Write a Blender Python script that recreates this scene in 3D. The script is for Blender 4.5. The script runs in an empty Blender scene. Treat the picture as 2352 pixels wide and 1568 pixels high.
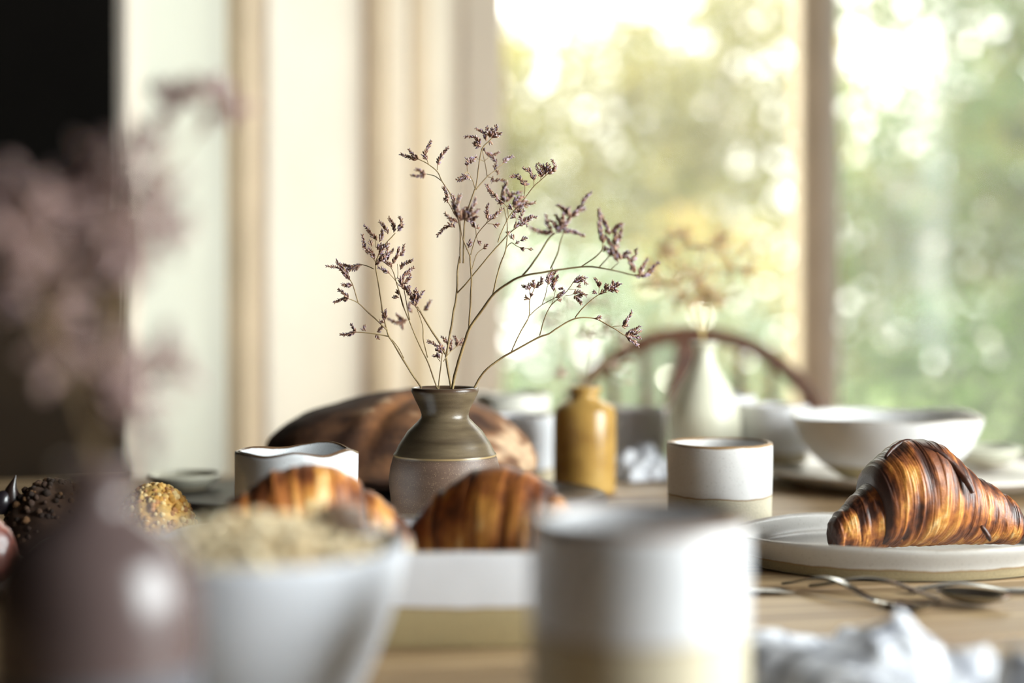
import bpy, bmesh, math, random
from mathutils import Vector, Matrix, noise
R = math.radians
PI = math.pi
random.seed(7)
S = bpy.context.scene
COL = S.collection

# ------------------------------------------------------------------ camera, world, lights
F = 3267.0            # focal length in px of the 2352 wide frame (50 mm)
TZ = 0.75             # table top
CZ = TZ + 0.196       # camera height
HY = 700.0            # horizon row
cd = bpy.data.cameras.new('camera')
cam = bpy.data.objects.new('camera', cd)
COL.objects.link(cam)
cam.location = (0, 0, CZ)
cam.rotation_euler = (PI / 2, 0, 0)
cd.sensor_width = 36
cd.lens = 50.0
cd.shift_y = -(784 - HY) / 2352
cd.clip_start = 0.02
cd.dof.use_dof = True
cd.dof.focus_distance = 1.085
cd.dof.aperture_fstop = 1.85
S.camera = cam

w = bpy.data.worlds.new('overcast_sky')
S.world = w
w.use_nodes = True
bg = w.node_tree.nodes['Background']
bg.inputs[0].default_value = (1.0, 0.975, 0.93, 1)
bg.inputs[1].default_value = 6.5

sd = bpy.data.lights.new('sun', 'SUN')
sd.energy = 9.0
sd.color = (1.0, 0.93, 0.78)
sd.angle = R(1.5)
sun = bpy.data.objects.new('sun', sd)
COL.objects.link(sun)
sun.rotation_euler = Vector((0.15, -0.42, -0.80)).to_track_quat('-Z', 'Y').to_euler()

ad = bpy.data.lights.new('window_daylight', 'AREA')
ad.shape = 'RECTANGLE'
ad.size = 1.55
ad.size_y = 1.5
ad.energy = 145
ad.color = (0.89, 0.945, 1.0)
al = bpy.data.objects.new('window_daylight', ad)
COL.objects.link(al)
al.location = (1.98, 0.22, 1.5)
al.rotation_euler = (0, R(90), 0)

S.view_settings.view_transform = 'Standard'
S.view_settings.look = 'None'
S.view_settings.gamma = 1
S.view_settings.use_curve_mapping = False
S.view_settings.exposure = 0.08

# ------------------------------------------------------------------ helpers
def P(px, py, d):
    return Vector(((px - 1176) / F * d, d, CZ - (py - HY) / F * d))
def X(px, d):
    return (px - 1176) / F * d

def srgb(r, g, b):
    f = lambda c: (c / 255 / 12.92) if c <= 10 else ((c / 255 + 0.055) / 1.055) ** 2.4
    return (f(r), f(g), f(b), 1)

def newmat(name):
    m = bpy.data.materials.new(name)
    m.use_nodes = True
    nt = m.node_tree
    return m, nt, nt.nodes['Principled BSDF']

def N(nt, t, **kw):
    n = nt.nodes.new(t)
    for k, v in kw.items():
        if k.startswith('i_'):
            n.inputs[k[2:].replace('_', ' ')].default_value = v
        else:
            setattr(n, k, v)
    return n

def mixrgb(nt, fac, a, b, mode='MIX'):
    n = nt.nodes.new('ShaderNodeMix'); n.data_type = 'RGBA'; n.blend_type = mode
    for i, v in ((0, fac), (6, a), (7, b)):
        if hasattr(v, 'is_output'): nt.links.new(v, n.inputs[i])
        else: n.inputs[i].default_value = v
    return n.outputs[2]

def ramp(nt, src, stops):
    n = nt.nodes.new('ShaderNodeValToRGB')
    cr = n.color_ramp
    cr.elements[0].position, cr.elements[0].color = stops[0]
    cr.elements[1].position, cr.elements[1].color = stops[-1]
    for p, c in stops[1:-1]:
        e = cr.elements.new(p); e.color = c
    nt.links.new(src, n.inputs[0])
    return n.outputs[0]

def bump(nt, bsdf, src, strength=0.3, dist=0.001):
    b = N(nt, 'ShaderNodeBump'); b.inputs['Strength'].default_value = strength
    b.inputs['Distance'].default_value = dist
    nt.links.new(src, b.inputs['Height']); nt.links.new(b.outputs[0], bsdf.inputs['Normal'])

def plain(name, col, rough=0.5, nscale=30, var=0.12, bmp=0.15, metal=0.0, bdist=0.001):
    m, nt, b = newmat(name)
    tc = N(nt, 'ShaderNodeTexCoord')
    no = N(nt, 'ShaderNodeTexNoise'); no.inputs['Scale'].default_value = nscale; no.inputs['Detail'].default_value = 5
    nt.links.new(tc.outputs['Object'], no.inputs['Vector'])
    dk = tuple(c * (1 - var) for c in col[:3]) + (1,)
    lt = tuple(min(1, c * (1 + var)) for c in col[:3]) + (1,)
    nt.links.new(ramp(nt, no.outputs[0], [(0.3, dk), (0.7, lt)]), b.inputs['Base Color'])
    b.inputs['Roughness'].default_value = rough
    b.inputs['Metallic'].default_value = metal
    if bmp: bump(nt, b, no.outputs[0], bmp, bdist)
    return m

def glazed(name, top, low, zline, zrim=None, rim=srgb(120, 90, 60), speck=0.5, rough=0.3, lowrough=0.8, wob=0.0012, speckcol=srgb(110, 95, 80), line=srgb(140, 110, 75)):
    """stoneware: glaze above zline, bare clay below, thin brown rim above zrim (object z, metres)"""
    m, nt, b = newmat(name)
    tc = N(nt, 'ShaderNodeTexCoord')
    sep = N(nt, 'ShaderNodeSeparateXYZ'); nt.links.new(tc.outputs['Object'], sep.inputs[0])
    att = N(nt, 'ShaderNodeAttribute'); att.attribute_name = 'Col'
    asp = N(nt, 'ShaderNodeSeparateXYZ'); nt.links.new(att.outputs['Vector'], asp.inputs[0])
    zz = N(nt, 'ShaderNodeMath', operation='MULTIPLY'); zz.inputs[1].default_value = 0.1; nt.links.new(asp.outputs[0], zz.inputs[0])
    no = N(nt, 'ShaderNodeTexNoise'); no.inputs['Scale'].default_value = 28; no.inputs['Detail'].default_value = 4
    nt.links.new(tc.outputs['Object'], no.inputs['Vector'])
    fine = N(nt, 'ShaderNodeTexNoise'); fine.inputs['Scale'].default_value = 900; fine.inputs['Detail'].default_value = 2
    nt.links.new(tc.outputs['Object'], fine.inputs['Vector'])
    ma = N(nt, 'ShaderNodeMath', operation='MULTIPLY_ADD'); ma.inputs[1].default_value = wob * 4; nt.links.new(no.outputs[0], ma.inputs[0]); nt.links.new(zz.outputs[0], ma.inputs[2])
    def step(z, sft=0.0004):
        mr = N(nt, 'ShaderNodeMapRange'); mr.inputs['From Min'].default_value = z - sft; mr.inputs['From Max'].default_value = z + sft
        nt.links.new(ma.outputs[0], mr.inputs['Value']); return mr.outputs[0]
    up = step(zline + wob * 2)
    tv = ramp(nt, no.outputs[0], [(0.3, tuple(c * 0.9 for c in top[:3]) + (1,)), (0.7, top)])
    sp = ramp(nt, fine.outputs[0], [(0.62, (0, 0, 0, 1)), (0.74, (speck, speck, speck, 1))])
    tv = mixrgb(nt, sp, tv, speckcol)
    lv = ramp(nt, fine.outputs[0], [(0.35, tuple(c * 0.75 for c in low[:3]) + (1,)), (0.7, low)])
    c = mixrgb(nt, up, lv, tv)
    ln = step(zline + wob * 2 - 0.001); l2 = N(nt, 'ShaderNodeMath', operation='SUBTRACT'); nt.links.new(ln, l2.inputs[0]); nt.links.new(up, l2.inputs[1])
    c = mixrgb(nt, l2.outputs[0], c, line)
    if zrim is not None:
        c = mixrgb(nt, step(zrim + wob * 2, 0.0006), c, rim)
    nt.links.new(c, b.inputs['Base Color'])
    rr = N(nt, 'ShaderNodeMapRange'); rr.inputs['To Min'].default_value = lowrough; rr.inputs['To Max'].default_value = rough
    nt.links.new(up, rr.inputs['Value']); nt.links.new(rr.outputs[0], b.inputs['Roughness'])
    bump(nt, b, fine.outputs[0], 0.12, 0.0005)
    return m

def vcol(name, rough=0.6, coat=0.0, nscale=400, bmp=0.2, transl=0.0, bdist=0.0006, spec=0.5):
    m, nt, b = newmat(name)
    at = N(nt, 'ShaderNodeAttribute'); at.attribute_name = 'Col'
    no = N(nt, 'ShaderNodeTexNoise'); no.inputs['Scale'].default_value = nscale; no.inputs['Detail'].default_value = 4
    tc = N(nt, 'ShaderNodeTexCoord'); nt.links.new(tc.outputs['Object'], no.inputs['Vector'])
    g = ramp(nt, no.outputs[0], [(0.3, (0.75, 0.75, 0.75, 1)), (0.7, (1.1, 1.1, 1.1, 1))])
    c = mixrgb(nt, 1.0, at.outputs['Color'], g, 'MULTIPLY')
    nt.links.new(c, b.inputs['Base Color'])
    b.inputs['Roughness'].default_value = rough
    b.inputs['Coat Weight'].default_value = coat
    b.inputs['Coat Roughness'].default_value = 0.2
    b.inputs['Specular IOR Level'].default_value = spec
    if bmp: bump(nt, b, no.outputs[0], bmp, bdist)
    if transl:
        tr = N(nt, 'ShaderNodeBsdfTranslucent'); nt.links.new(c, tr.inputs[0])
        ms = N(nt, 'ShaderNodeMixShader'); ms.inputs[0].default_value = transl
        nt.links.new(b.outputs[0], ms.inputs[1]); nt.links.new(tr.outputs[0], ms.inputs[2])
        nt.links.new(ms.outputs[0], nt.nodes['Material Output'].inputs[0])
    return m

def glassmat():
    m = bpy.data.materials.new('window_glass'); m.use_nodes = True
    nt = m.node_tree; nt.nodes.remove(nt.nodes['Principled BSDF'])
    t = N(nt, 'ShaderNodeBsdfTransparent'); t.inputs[0].default_value = (0.97, 0.985, 0.97, 1)
    g = N(nt, 'ShaderNodeBsdfGlossy'); g.inputs['Roughness'].default_value = 0.02
    lw = N(nt, 'ShaderNodeLayerWeight'); lw.inputs[0].default_value = 0.5
    pw5 = N(nt, 'ShaderNodeMath', operation='POWER'); pw5.inputs[1].default_value = 5; nt.links.new(lw.outputs['Facing'], pw5.inputs[0])
    fr = N(nt, 'ShaderNodeMath', operation='MULTIPLY_ADD'); fr.inputs[1].default_value = 0.3; fr.inputs[2].default_value = 0.008; nt.links.new(pw5.outputs[0], fr.inputs[0])
    ms = N(nt, 'ShaderNodeMixShader')
    nt.links.new(fr.outputs[0], ms.inputs[0]); nt.links.new(t.outputs[0], ms.inputs[1]); nt.links.new(g.outputs[0], ms.inputs[2])
    # translucent mix imitates veiling glare, a pale haze over the garden
    veil = N(nt, 'ShaderNodeBsdfTranslucent'); veil.inputs[0].default_value = (1.0, 0.98, 0.92, 1)
    dn = N(nt, 'ShaderNodeTexNoise'); dn.inputs['Scale'].default_value = 5; dn.inputs['Detail'].default_value = 4
    dr = N(nt, 'ShaderNodeMapRange'); dr.inputs['To Min'].default_value = 0.015; dr.inputs['To Max'].default_value = 0.035; nt.links.new(dn.outputs[0], dr.inputs['Value'])
    m2 = N(nt, 'ShaderNodeMixShader'); nt.links.new(dr.outputs[0], m2.inputs[0])
    nt.links.new(ms.outputs[0], m2.inputs[1]); nt.links.new(veil.outputs[0], m2.inputs[2])
    nt.links.new(m2.outputs[0], nt.nodes['Material Output'].inputs[0])
    return m

class MB:
    def __init__(s): s.v = []; s.f = []; s.c = []
    def add(s, vs, fs, cols=None):
        o = len(s.v); s.v += [tuple(v) for v in vs]
        s.f += [tuple(i + o for i in f) for f in fs]
        s.c += cols if cols else [(1, 1, 1, 1)] * len(vs)
    def box(s, c, size, rz=0.0, ry=0.0, rx=0.0):
        M = Matrix.Translation(c) @ Matrix.Rotation(rz, 4, 'Z') @ Matrix.Rotation(ry, 4, 'Y') @ Matrix.Rotation(rx, 4, 'X')
        hx, hy, hz = (a / 2 for a in size)
        vs = [M @ Vector((x * hx, y * hy, z * hz)) for x in (-1, 1) for y in (-1, 1) for z in (-1, 1)]
        s.add(vs, [(0, 1, 3, 2), (4, 6, 7, 5), (0, 4, 5, 1), (2, 3, 7, 6), (0, 2, 6, 4), (1, 5, 7, 3)])
    def tube(s, pts, rad, n=7, col=None, cap=True):
        pts = [Vector(p) for p in pts]
        k = len(pts)
        rad = rad if isinstance(rad, (list, tuple)) else [rad] * k
        t0 = (pts[1] - pts[0]).normalized()
        up = Vector((0, 0, 1)) if abs(t0.z) < 0.9 else Vector((1, 0, 0))
        nn = t0.cross(up).normalized()
        vs = []; cs = []
        for i, p in enumerate(pts):
            t = (pts[min(i + 1, k - 1)] - pts[max(i - 1, 0)])
            t = t.normalized() if t.length > 1e-9 else t0
            nn = (nn - t * nn.dot(t)); nn = nn.normalized() if nn.length > 1e-9 else t.orthogonal().normalized()
            bb = t.cross(nn)
            for j in range(n):
                a = 2 * PI * j / n
                vs.append(p + (nn * math.cos(a) + bb * math.sin(a)) * rad[i])
                if col: cs.append(col[i] if isinstance(col, list) else col)
        fs = [(i * n + j, i * n + (j + 1) % n, (i + 1) * n + (j + 1) % n, (i + 1) * n + j) for i in range(k - 1) for j in range(n)]
        if cap:
            fs.append(tuple(range(n - 1, -1, -1))); fs.append(tuple((k - 1) * n + j for j in range(n)))
        s.add(vs, fs, cs or None)
    def lathe(s, prof, n=72, wob=0.0, seed=0, sx=1.0, sy=1.0, closed=True, c=(0, 0), pw=2.0, zw=0.0):
        vs = []; cs = []
        for (r, z) in prof:
            for j in range(n):
                a = 2 * PI * j / n
                ca, sa = math.cos(a), math.sin(a)
                if pw != 2.0:
                    q = (abs(ca) ** pw + abs(sa) ** pw) ** (-1 / pw); ca *= q; sa *= q
                k = 1 + wob * noise.noise(Vector((math.cos(a) * 1.6 + seed, math.sin(a) * 1.6, z * 25)))
                dz = zw * noise.noise(Vector((math.cos(a) * 1.3 + seed * 2, math.sin(a) * 1.3, 5))) * max(0, z) / max(p[1] for p in prof)
                vs.append((c[0] + r * k * ca * sx, c[1] + r * k * sa * sy, z + dz)); cs.append((z * 10, 0, 0, 1))
        m = len(prof)
        fs = [(i * n + j, i * n + (j + 1) % n, (i + 1) * n + (j + 1) % n, (i + 1) * n + j) for i in range(m - 1) for j in range(n)]
        if closed:
            fs.append(tuple(range(n - 1, -1, -1))); fs.append(tuple((m - 1) * n + j for j in range(n)))
        s.add(vs, fs, cs)
    def build(s, name, m, parent=None, loc=(0, 0, 0), rz=0.0, smooth=True, bevel=0.0, sub=0, angle=40):
        me = bpy.data.meshes.new(name)
        me.from_pydata(s.v, [], s.f)
        if m: me.materials.append(m)
        ca = me.color_attributes.new('Col', 'FLOAT_COLOR', 'POINT')
        ca.data.foreach_set('color', [x for c in s.c for x in c])
        me.update()
        bm = bmesh.new(); bm.from_mesh(me); bmesh.ops.recalc_face_normals(bm, faces=bm.faces)
        bm.to_mesh(me); bm.free()
        if smooth:
            me.shade_smooth()
            if angle < 180: me.set_sharp_from_angle(angle=R(angle))
        o = bpy.data.objects.new(name, me)
        COL.objects.link(o)
        o.location = loc; o.rotation_euler = (0, 0, rz)
        if parent: o.parent = parent
        if bevel:
            b = o.modifiers.new('bevel', 'BEVEL'); b.width = bevel; b.segments = 2; b.limit_method = 'ANGLE'
        if sub:
            b = o.modifiers.new('subsurf', 'SUBSURF'); b.levels = sub; b.render_levels = sub
        return o

def tag(o, label=None, cat=None, group=None, kind=None):
    for k, v in (('label', label), ('category', cat), ('group', group), ('kind', kind)):
        if v: o[k] = v
    return o

def empty(name, loc=(0, 0, 0), rz=0.0):
    o = bpy.data.objects.new(name, None); COL.objects.link(o)
    o.location = loc; o.rotation_euler = (0, 0, rz); o.empty_display_size = 0.05
    return o

def smoothline(pts, sub=5):
    pts = [Vector(p) for p in pts]
    if len(pts) < 3: 
        return [pts[0].lerp(pts[-1], i / sub) for i in range(sub + 1)]
    out = []
    for i in range(len(pts) - 1):
        p0 = pts[max(i - 1, 0)]; p1 = pts[i]; p2 = pts[i + 1]; p3 = pts[min(i + 2, len(pts) - 1)]
        for k in range(sub):
            t = k / sub
            out.append(0.5 * ((2 * p1) + (p2 - p0) * t + (2 * p0 - 5 * p1 + 4 * p2 - p3) * t * t + (3 * p1 - p0 - 3 * p2 + p3) * t ** 3))
    out.append(pts[-1])
    return out

def bez(prof, sub=4):
    return [(p.x, p.y) for p in smoothline([Vector((r, z, 0)) for r, z in prof], sub)]

# ------------------------------------------------------------------ materials
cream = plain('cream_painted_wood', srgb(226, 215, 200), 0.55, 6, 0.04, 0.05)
shadetan = plain('cream_wood_shade_tone', srgb(196, 174, 146), 0.6, 8, 0.08, 0.05)  # shaded faces of the cream woodwork, shade put into the colour
palegreen = plain('pale_pane_reflection', srgb(212, 212, 198), 0.85, 3, 0.05, 0.1)  # pale reflection on the glass, put into a matte colour
darkwall = plain('dark_charcoal_wall', srgb(16, 14, 12), 0.95, 3, 0.3, 0.05); darkwall.node_tree.nodes['Principled BSDF'].inputs['Specular IOR Level'].default_value = 0.05
warmwall = plain('dim_plaster', srgb(50, 40, 32), 0.9, 3, 0.1, 0.05)
floorm = plain('oak_floor', srgb(105, 75, 50), 0.6, 5, 0.25, 0.1)
glass = glassmat()
steel = plain('brushed_steel', srgb(180, 178, 172), 0.22, 40, 0.08, 0.03, metal=1.0)
lawnm = plain('lawn_green', srgb(95, 115, 60), 0.9, 4, 0.3, 0.3)

def woodmat(name, base, dark, rough=0.55):
    m, nt, b = newmat(name)
    tc = N(nt, 'ShaderNodeTexCoord')
    mp = N(nt, 'ShaderNodeMapping'); mp.inputs['Scale'].default_value = (1.6, 26, 26)
    nt.links.new(tc.outputs['Object'], mp.inputs[0])
    no = N(nt, 'ShaderNodeTexNoise'); no.inputs['Scale'].default_value = 3; no.inputs['Detail'].default_value = 8; no.inputs['Distortion'].default_value = 0.6
    nt.links.new(mp.outputs[0], no.inputs['Vector'])
    nt.links.new(ramp(nt, no.outputs[0], [(0.32, dark), (0.5, tuple((a + c) / 2 for a, c in zip(base, dark))), (0.68, base)]), b.inputs['Base Color'])
    b.inputs['Roughness'].default_value = rough
    bump(nt, b, no.outputs[0], 0.25, 0.001)
    return m
tablewood = woodmat('weathered_table_wood', srgb(172, 146, 110), srgb(112, 86, 58), 0.5)
chairwood = woodmat('chestnut_chair_wood', srgb(112, 66, 36), srgb(66, 36, 18), 0.55)
boardwood = woodmat('blackened_board_wood', srgb(62, 54, 46), srgb(34, 28, 24), 0.45)

# ------------------------------------------------------------------ setting
def struct(name, boxes, m, bevel=0.0):
    mb = MB()
    for b in boxes: mb.box(*b)
    o = mb.build(name, m, smooth=False, bevel=bevel)
    o['kind'] = 'structure'
    return o

YB = 3.4      # garden window plane
XR = 1.8
XL = -2.3
# floor boards
fl = struct('floor', [((-0.2, 0.9, -0.03), (4.4, 5.2, 0.02))], floorm)
bme = None
fw = 0.16
for i in range(27):
    mb = MB(); mb.box((0, 0, 0), (fw - 0.004, 5.1, 0.02))
    if bme is None:
        o = mb.build('floor_board', floorm, fl, smooth=False); bme = o.data
    else:
        o = bpy.data.objects.new('floor_board', bme); COL.objects.link(o); o.parent = fl
    o.location = (-2.28 + i * fw, 0.9, -0.0105)
struct('ceiling', [((-0.25, 0.9, 2.66), (4.5, 5.3, 0.1))], warmwall)
struct('wall_rear', [((-0.25, -1.75, 1.3), (4.5, 0.1, 2.62))], warmwall)
struct('wall_outer_left', [((XL - 0.05, 0.3, 1.3), (0.1, 4.0, 2.62))], darkwall)
# right wall round a large window
wr = [((XR + 0.05, -1.17, 1.3), (0.1, 1.06, 2.62)), ((XR + 0.05, 2.26, 1.3), (0.1, 2.38, 2.62)),
      ((XR + 0.05, 0.215, 0.33), (0.1, 1.75, 0.66)), ((XR + 0.05, 0.215, 2.46), (0.1, 1.75, 0.3))]
struct('wall_right', wr, warmwall)
w3 = struct('window_3', [((XR + 0.03, -.60, 1.49), (0.07, 0.08, 1.66)), ((XR + 0.03, 1.03, 1.49), (0.07, 0.08, 1.66)),
                         ((XR + 0.03, 0.215, 0.7), (0.07, 1.55, 0.08)), ((XR + 0.03, 0.215, 2.27), (0.07, 1.55, 0.08)),
                         ((XR + 0.03, 0.215, 1.49), (0.05, 0.05, 1.5))], cream, 0.004)
for yy in (-0.185, 0.615):
    mb = MB(); mb.box((XR + 0.03, yy, 1.485), (0.006, 0.74, 1.48)); mb.build('pane', glass, w3, smooth=False)
# dark wall beside the bay
BX, BY = -0.590, 2.2
struct('wall_left', [(((XL + BX) / 2 - 0.01, BY + 0.06, 1.3), (BX - XL - 0.02, 0.12, 2.62))], darkwall)
bpy.data.objects['wall_left'].location.x += 0.018
mb = MB()
mb.box(((XL + BX) / 2 - 0.002, BY - 0.01, 0.54), (BX - XL - 0.04, 0.018, 1.04)); mb.box(((XL + BX) / 2 - 0.002, BY - 0.014, 1.07), (BX - XL - 0.04, 0.026, 0.03))
mb.build('wainscot', plain('brown_wainscot', srgb(52, 38, 22), 0.7, 6, 0.3, 0.1), bpy.data.objects['wall_left'], smooth=False, bevel=0.003)
# garden window, full height glazing
WZ0, WZ1 = 0.0, 2.4
zc, zh = (WZ0 + WZ1) / 2, WZ1 - WZ0
w1 = struct('window_1', [((-0.07, YB + 0.01, zc), (0.10, 0.10, zh)),
                         ((X(1862, YB), YB + 0.03, zc), (0.062, 0.12, zh)),
                         ((1.70, YB, zc), (0.09, 0.10, zh)),
                         ((0.815, YB, 0.09), (1.68, 0.08, 0.18)),
                         ((0.815, YB, 2.35), (1.68, 0.08, 0.1))], shadetan, 0.004)  # frame and mullion take the darker tone that imitates their shaded face
mb = MB(); mb.box((X(1910, YB), YB + 0.02, zc), (0.035, 0.06, zh - 0.3)); mb.build('window_frame', cream, w1, smooth=False, bevel=0.003)  # lighter strip imitates the lit side of the mullion
mb = MB(); mb.box((X(1112, YB) - 0.0, YB - 0.03, zc), (0.09, 0.03, zh - 0.02)); mb.build('window_frame', cream, w1, smooth=False, bevel=0.003)
for (a, b_) in ((0.0, X(1840, YB)), (X(1935, YB), 1.65)):
    mb = MB(); mb.box(((a + b_) / 2, YB + 0.01, 1.24), (b_ - a, 0.006, 2.1)); mb.build('pane', glass, w1, smooth=False)
struct('trim_1', [((0.79, YB, 2.52), (2.2, 0.14, 0.22))], cream)
struct('wall_garden', [((1.79, YB, 1.3), (0.09, 0.14, 2.6))], cream)

# slanted bay side: posts set along the line C -> L
C_ = Vector((-0.12, YB)); L_ = Vector((BX, BY))
ang = math.atan2(C_.y - L_.y, C_.x - L_.x)
blen = (C_ - L_).length
def bay_t(px):       # distance from L_ along the bay where the sight line of px meets it
    k = (px - 1176) / F
    t = (k * L_.y - L_.x) / ((C_.x - L_.x) - k * (C_.y - L_.y))
    return t * blen
def bay_box(p0, p1, depth, out, z0, z1):
    a, b_ = bay_t(p0), bay_t(p1)
    mid = (a + b_) / 2
    nrm = Vector((math.sin(ang), -math.cos(ang)))     # towards the room
    c = L_ + (C_ - L_).normalized() * mid + nrm * out
    return ((c.x, c.y, (z0 + z1) / 2), (b_ - a, depth, z1 - z0), ang)
w2 = struct('window_2', [bay_box(292, 330, 0.04, -0.02, 0, 2.6), bay_box(330, 1050, 0.05, 0.0, 0, 0.16), bay_box(330, 1050, 0.05, 0.0, 2.4, 2.6),
                         bay_box(1052, 1085, 0.06, 0.0, 0, 2.6)], cream, 0.004)
mb = MB(); mb.box(*bay_box(330, 532, 0.02, -0.02, 0.16, 2.4)); mb.build('reflection_panel', palegreen, w2, smooth=False)  # opaque panel coloured like the pale reflection in the bay pane
mb = MB(); mb.box(*bay_box(532, 580, 0.09, -0.02, 0.0, 2.6)); mb.build('post', shadetan, w2, smooth=False, bevel=0.004)  # strip in the shade tone, imitating the post's shaded side
mb = MB(); mb.box(*bay_box(580, 800, 0.07, 0.0, 0.0, 2.6)); mb.build('post', cream, w2, smooth=False, bevel=0.006)
mb = MB(); mb.box(*bay_box(800, 836, 0.06, 0.035, 0.0, 2.6)); mb.build('post', shadetan, w2, smooth=False, bevel=0.004)  # strip coloured as the brown shade beside the wide post
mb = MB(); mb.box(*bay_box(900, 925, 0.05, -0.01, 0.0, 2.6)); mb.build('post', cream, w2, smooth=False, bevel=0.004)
mb = MB(); mb.box(*bay_box(925, 968, 0.09, -0.02, 0.0, 2.6)); mb.build('post', shadetan, w2, smooth=False, bevel=0.004)
mb = MB(); mb.box(*bay_box(968, 1052, 0.03, 0.0, 0.16, 2.4)); mb.build('panel', cream, w2, smooth=False, bevel=0.004)
mb = MB(); mb.box(*bay_box(836, 900, 0.005, 0.0, 0.16, 2.4)); mb.build('pane', glass, w2, smooth=False)

struct('ground', [((2, 14, -0.35), (40, 21, 0.3))], lawnm)

# ------------------------------------------------------------------ garden
leafm = vcol('leaf', 0.20, 0.0, 20, 0.0, 0.5, spec=1.0)
bark = plain('bark', srgb(84, 70, 56), 0.9, 12, 0.3, 0.6)
def plant(name, label, cat, loc, clumps, cols, leaf=0.05, n=3000, seed=1, trunk=0.06, group=None):
    rnd = random.Random(seed)
    root = empty(name, loc)
    tag(root, label, cat, group)
    mb = MB()
    tot = sum(c[3] * c[4] * c[5] for c in clumps)
    for (cx, cy, cz, rx, ry, rz) in clumps:
        k = int(n * rx * ry * rz / tot)
        for _ in range(k):
            while True:
                p = Vector((rnd.uniform(-1, 1), rnd.uniform(-1, 1), rnd.uniform(-1, 1)))
                if p.length < 1: break
            q = p * 1.6
            if noise.noise(Vector((q.x * 2.6 + cx, q.y * 2.6 + cy, q.z * 2.6 + seed))) < -0.22: continue
            c = Vector((cx + p.x * rx, cy + p.y * ry, cz + p.z * rz))
            d1 = Vector((rnd.gauss(0, 1), rnd.gauss(0, 1), rnd.gauss(0, 0.7))).normalized()
            d2 = d1.cross(Vector((rnd.gauss(0, 1), rnd.gauss(0, 1), rnd.gauss(0, 1)))).normalized()
            l = leaf * rnd.uniform(0.6, 1.4)
            d3 = d1.cross(d2)
            vs = [c - d1 * l, c + d2 * l * 0.42 - d1 * l * 0.1 + d3 * l * .12, c + d1 * l, c - d2 * l * 0.42 - d1 * l * 0.1 + d3 * l * .12]
            col = rnd.choice(cols); f = rnd.uniform(0.7, 1.25)
            cc = tuple(min(1, (x * .98 + .02 * sum(col[:3]) / 3) * f * .66) for x in col[:3]) + (1,)
            mb.add(vs, [(0, 1, 2), (0, 2, 3)], [cc] * 4)
    o = mb.build('crown', leafm, root, smooth=False); o['kind'] = 'stuff'
    tb = MB()
    for (cx, cy, cz, rx, ry, rz) in clumps:
        tb.tube(smoothline([(0, 0, -0.25), (cx * 0.15, cy * 0.15, cz * 0.4), (cx * 0.7, cy * 0.7, cz * 0.8), (cx, cy, cz + rz * 0.5)], 4),
                [trunk * (1 - 0.9 * i / 12) for i in range(13)], 7)
    tb.build('trunk', bark, root)
    return root

olive = [srgb(190, 180, 100), srgb(170, 170, 90), srgb(205, 190, 120), srgb(150, 155, 80)]
green = [srgb(110, 150, 75), srgb(130, 165, 85), srgb(90, 130, 70), srgb(160, 180, 90)]
mint = [srgb(150, 172, 140), srgb(126, 152, 122), srgb(176, 188, 150)]
deep = [srgb(58, 92, 58), srgb(44, 76, 50), srgb(80, 115, 70)]
gold = [srgb(215, 180, 70), srgb(200, 165, 60), srgb(225, 200, 110)]
plant('birch_tree', 'tall loose tree with yellow olive leaves letting the sky through', 'tree', (1.05, 10.7, -0.2),
      [(-0.6, 0, 2.5, 1.1, .8, 0.9), (0.7, 0.3, 2.75, 1.0, .8, 0.9), (-1.6, .5, 2.6, .8, .7, 1.2), (0.1, -.4, 1.7, .9, .6, .6), (0.75, .1, 3.5, .5, .5, .4), (-.2, .1, 3.25, .3, .4, .3)], olive, 0.052, 22000, 3, 0.07)
plant('maple_tree', 'bright green spreading tree seen through the right hand pane', 'tree', (3.35, 8.9, -0.2),
      [(-0.6, 0, 2.1, .9, .7, .7), (0.4, 0.2, 2.3, 1.0, .7, .8), (-.2, .1, 3.3, 1.3, .7, .6), (0.3, -.2, 1.2, 1.0, .6, .7), (-1.0, .2, 1.3, .6, .5, .8)], green + olive[:1], 0.052, 23000, 5, 0.08)
plant('laurel_bush', 'pale mint green bush low behind the chair back', 'bush', (0.52, 6.9, -0.2),
      [(-.3, 0, 0.8, .7, .4, .75), (0.5, .1, .7, .6, .4, .7)], mint, 0.05, 3000, 8, 0.03)
plant('golden_shrub', 'golden yellow shrub left of the window mullion', 'bush', (1.36, 7.95, -0.2),
      [(0, 0, .8, .36, .35, .9), (-.35, .2, 1.3, .35, .3, .45)], gold + olive[:2], 0.05, 1500, 11, 0.03)
plant('yew_bush', 'dark green bush at the foot of the right hand pane', 'bush', (2.85, 7.3, -0.2),
      [(-.55, 0, .55, .55, .4, .7), (0.3, .1, .8, .7, .4, .95)], deep + green[:2], 0.05, 4200, 13, 0.03)
plant('hedge', 'tall grey green hedge closing the garden behind the trees', 'hedge', (1.5, 12.6, -0.2),
      [(-3.2, 0, 1.2, 1.6, .5, 1.5), (-1.0, 0, 1.3, 1.6, .5, 1.45), (1.0, 0, 1.3, 1.6, .5, 1.5), (3.2, 0, 1.4, 1.7, .5, 1.7)], mint + deep + olive[:1], 0.09, 9500, 17, 0.05)

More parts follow.
